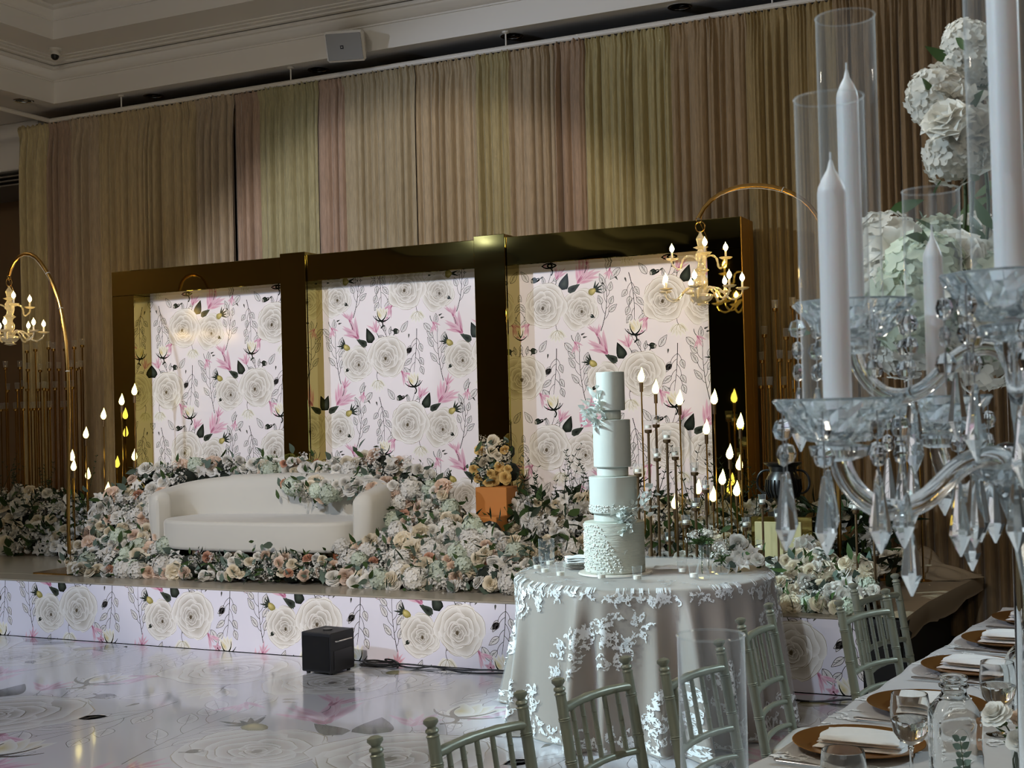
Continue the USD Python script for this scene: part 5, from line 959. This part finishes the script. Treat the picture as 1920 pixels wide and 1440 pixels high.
# ------------------------------------------------------------------ crystal candelabra, glass tubes, candles
def cam_xy(lat, d): p = EYE + RIGHT * lat - BACK * d; return V(p[0], p[1])
AX = cam_xy(.424, 1.05); rxy, fxy = _n(RIGHT[:2]), _n(-BACK[:2])
can = thing('crystal_candelabra', 'large cut crystal candelabra with hanging prisms on the banquet table, close to the camera', 'candelabra', T(AX[0], AX[1], 0))
obj('base', lathe([(.10, TZ1 + .001), (.10, TZ1 + .012), (.07, TZ1 + .03), (.03, TZ1 + .05)], 32), 'cut_crystal', can)
obj('stem', lathe([(.012, .80), (.014, .83), (.016, .88), (.012, .94), (.009, 1.0), (.009, 1.3), (.010, 1.36), (.015, 1.42), (.010, 1.48), (.02, 1.54), (.030, 1.57), (.022, 1.59), (.014, 1.61), (.018, 1.66), (.028, 1.69), (.016, 1.71), (.01, 1.73), (.014, 1.755), (.006, 1.78)], 10), 'cut_crystal', can, smooth=False)
obj('collar', lathe([(.03, 1.575), (.05, 1.582), (.052, 1.59), (.02, 1.596)], 16), 'cut_crystal', can, smooth=False)
oct_ = (lambda v: (v[0] * (1, .55, 1), v[1]))(lathe([(.001, -.0085), (.006, -.0065), (.0085, 0), (.006, .0065), (.001, .0085)], 8))
spear = lathe([(.001, 0), (.0022, -.001), (.0032, -.006), (.0080, -.039), (.0084, -.043), (.0045, -.052), (.0008, -.060)], 8)
P('wire', (.6, .6, .6), .3, 1)
ARMS = [((-.166, -.03), .0, 'lower'), ((-.018, .18), .0, 'lower'), ((-.103, .150), .09, 'upper'), ((-.058, -.113), .088, 'upper'), ((.16, -.02), 0, 'lower'), ((.10, .1), .09, 'upper')]
SPOT = []
rj = np.random.RandomState(4)
def dish_mesh(R):
    """a bowl cut in rows of diamond facets"""
    n = 33; pr = [(.008, 0), (R * .46, .002), (R * .58, .007), (R * .69, .0135), (R * .80, .0205), (R * .91, .0275), (R, .034), (R * .97, .036), (R * .84, .029), (R * .72, .0235), (R * .6, .0175), (R * .5, .012), (.008, .010)]
    v, f = scallop(pr, n, 11, .035); k = np.arange(len(v)); row, cl_ = k // n, k % n; on = (row > 0) & (row < 6); rad = np.hypot(v[:, 0], v[:, 1]); d = np.where(on, .0018 * np.cos(cl_ * 2 * PI / 3 + row * 2.1), 0); v[:, :2] *= (1 + d / np.maximum(rad, .005))[:, None]; v[on, 2] += rj.uniform(-.0004, .0004, on.sum()); return v, f
for i, ((la, de), dz, tier) in enumerate(ARMS):
    d2 = rxy * la + fxy * de; r = float(np.hypot(*d2)); an = math.atan2(d2[1], d2[0]); A = T(0, 0, dz, rz=an); zb = 1.614; k = r / .155
    pr = spline([V(.014, 0, 1.578), V(.035 * k, 0, 1.600), V(.06 * k, 0, 1.592), V(.09 * k, 0, 1.566), V(.122 * k, 0, 1.561), V(.147 * k, 0, 1.581), V(r, 0, zb)], 40)
    ar = obj('arm', tube(pr, .0088 if tier == 'lower' else .0075, 12), 'crystal', can, M=A, smooth=60)
    R = .0505 if i != 2 else .056; obj('drip_dish', dish_mesh(R), 'cut_crystal', ar, M=T(r, 0, zb), smooth=False, label='scalloped cut crystal drip dish')
    obj('cup', lathe([(.010, -.014), (.022, -.010), (.024, -.002), (.012, .0)], 12), 'cut_crystal', ar, M=T(r, 0, zb), smooth=False)
    n = 7
    for j in range(n):
        a = j * 2 * PI / n + .4 * i; x, y = r + R * .93 * math.cos(a), R * .93 * math.sin(a); z = zb + .026; nb = 3 if tier == 'upper' else 2; st = MB().add(tube([V(x, y, z), V(x, y, z - .022 * nb - .006)], .0006, 4))
        for b in range(nb): obj('crystal_bead', oct_, 'crystal', ar, M=T(x, y, z - .014 - .0205 * b, rz=a + b + j), smooth=False)
        obj('link_wire', st, 'wire', ar)
        if tier == 'lower' or j % 3 == 0: obj('crystal_drop', spear, 'cut_crystal', ar, M=T(x, y, z - .0205 * nb - .008, rz=a), smooth=False)
    for q in (12, 22): obj('crystal_drop', spear, 'cut_crystal', ar, M=T(pr[q][0], 0, pr[q][2] - .011, rz=q), smooth=False)
    SPOT.append((AX + d2, zb + dz + .0125))
for k in range(7): a = k * 2 * PI / 7; obj('crystal_drop', spear, 'cut_crystal', can, M=T(.05 * math.cos(a), .05 * math.sin(a), 1.585, rz=a), smooth=False)
HC = [(.212, .026, .262, 'white dinner candle in the nearest left glass tube of the crystal candelabra', 'clear glass tube around the nearest left candle of the candelabra'), (.180, .021, .220, 'shorter white candle at the back right of the crystal candelabra', 'lowest clear glass tube, at the back right of the candelabra'), (.240, .0235, .290, 'tall white candle behind the nearest left candle of the candelabra', 'tallest clear glass tube, cut by the top of the picture'), (.30, .026, .36, 'white candle cut by the right edge of the picture', 'clear glass tube at the right edge of the picture')]
P('candle_white', lin(184, 188, 193), .45, subsurface_weight=.15, subsurface_scale=.02)
for i, (h, dia, th_, l1, l2) in enumerate(HC):
    p, z = SPOT[i]; r = dia / 2 * .86; t = thing('dinner_candle', l1, 'candle', T(p[0], p[1], z)); obj('wax', lathe([(r * .98, 0), (r, .004), (r, h - .026), (r * .93, h - .021), (r * .6, h - .013), (r * .28, h - .007), (r * .12, h), (.0006, h + .001)], 28), 'candle_white', t, smooth=40); obj('wick', lathe([(.0009, h), (.0009, h + .007)], 6), 'candle_white', t)
    R = .0272 if i != 1 else .0265; t = thing('glass_tube', l2, 'glass tube', T(p[0], p[1], z)); obj('tube', rimmed([(R, 0), (R, th_)], 48, .0009), 'thin_glass', t, smooth=40)
# tall white hydrangea centrepiece beyond the candelabra
cp = thing('floral_centerpiece', 'tall white hydrangea and orchid centrepiece behind the crystal candelabra', 'flowers'); q = on_table(1911, 1.95); zc = 1.72
obj('stand', lathe([(.09, q[2]), (.09, q[2] + .008), (.011, q[2] + .016), (.011, zc), (.06, zc + .01), (.001, zc + .012)], 24), 'clear_glass', cp, M=T(q[0], q[1], 0))
rg = random.Random(17); pts = []
for px, py, d in ((1625, 500, 1.95), (1645, 470, 2.0), (1680, 460, 1.9), (1660, 540, 1.9), (1630, 570, 2.0), (1700, 560, 1.85), (1720, 500, 1.85), (1720, 610, 1.95), (1690, 640, 2.0), (1790, 480, 1.85), (1800, 540, 1.8), (1830, 590, 1.85), (1780, 600, 1.9), (1860, 540, 1.85), (1860, 470, 1.9), (1900, 500, 1.85), (1900, 590, 1.85), (1850, 640, 1.9), (1930, 540, 1.9), (1760, 450, 2.05), (1690, 500, 2.05), (1820, 450, 2.05)): pts.append((at_d(px, py, d), _n(-ray(px, py) + V(0, 0, .5) + RIGHT * (px - 1790) / 200)))
bouquet(cp, pts, {'hydrangea': (6, ['petal_green', 'petal_white', 'petal_white'], .125), 'lily': (1, WHT, .07), 'peony': (1, WHT, .08)}, rg, 1.0, 60, leafmix=('leaf_green',), lsize=.05, core=False, zmin=1.0)
pts = [(at_d(px, py, d), _n(-ray(px, py) + V(0, 0, .4) + RIGHT * (px - 1800) / 120)) for px, py, d in ((1750, 180, 1.95), (1785, 175, 1.92), (1770, 215, 1.88), (1820, 190, 1.95), (1830, 235, 1.9), (1790, 250, 1.9), (1785, 285, 1.92), (1835, 275, 1.95), (1808, 75, 1.98), (1812, 110, 1.98), (1860, 230, 1.98), (1865, 150, 2.0))]
bouquet(cp, pts, {'lily': (1, WHT, .06), 'peony': (2, WHT, .065), 'hydrangea': (5, ['petal_white'], .085)}, rg, 1.0, 16, leafmix=('leaf_green',), lsize=.04, core=False, zmin=1.0)
m = MB()
for px, py, px2, py2, d in ((1800, 480, 1795, 260, 1.97), (1845, 480, 1835, 260, 1.99), (1815, 470, 1810, 100, 2.0)): m.add(tube(spline([at_d(px, py, d), (at_d(px, py, d) + at_d(px2, py2, d)) / 2 + V(.01, 0, 0), at_d(px2, py2, d)], 10), .003, 5))
m.add(tube(spline([V(q[0], q[1], zc), at_d(1850, 560, 1.92), at_d(1815, 470, 1.97)], 10), .004, 5)); obj('stems', m, 'stem_green', cp, smooth=True, kind='stuff')
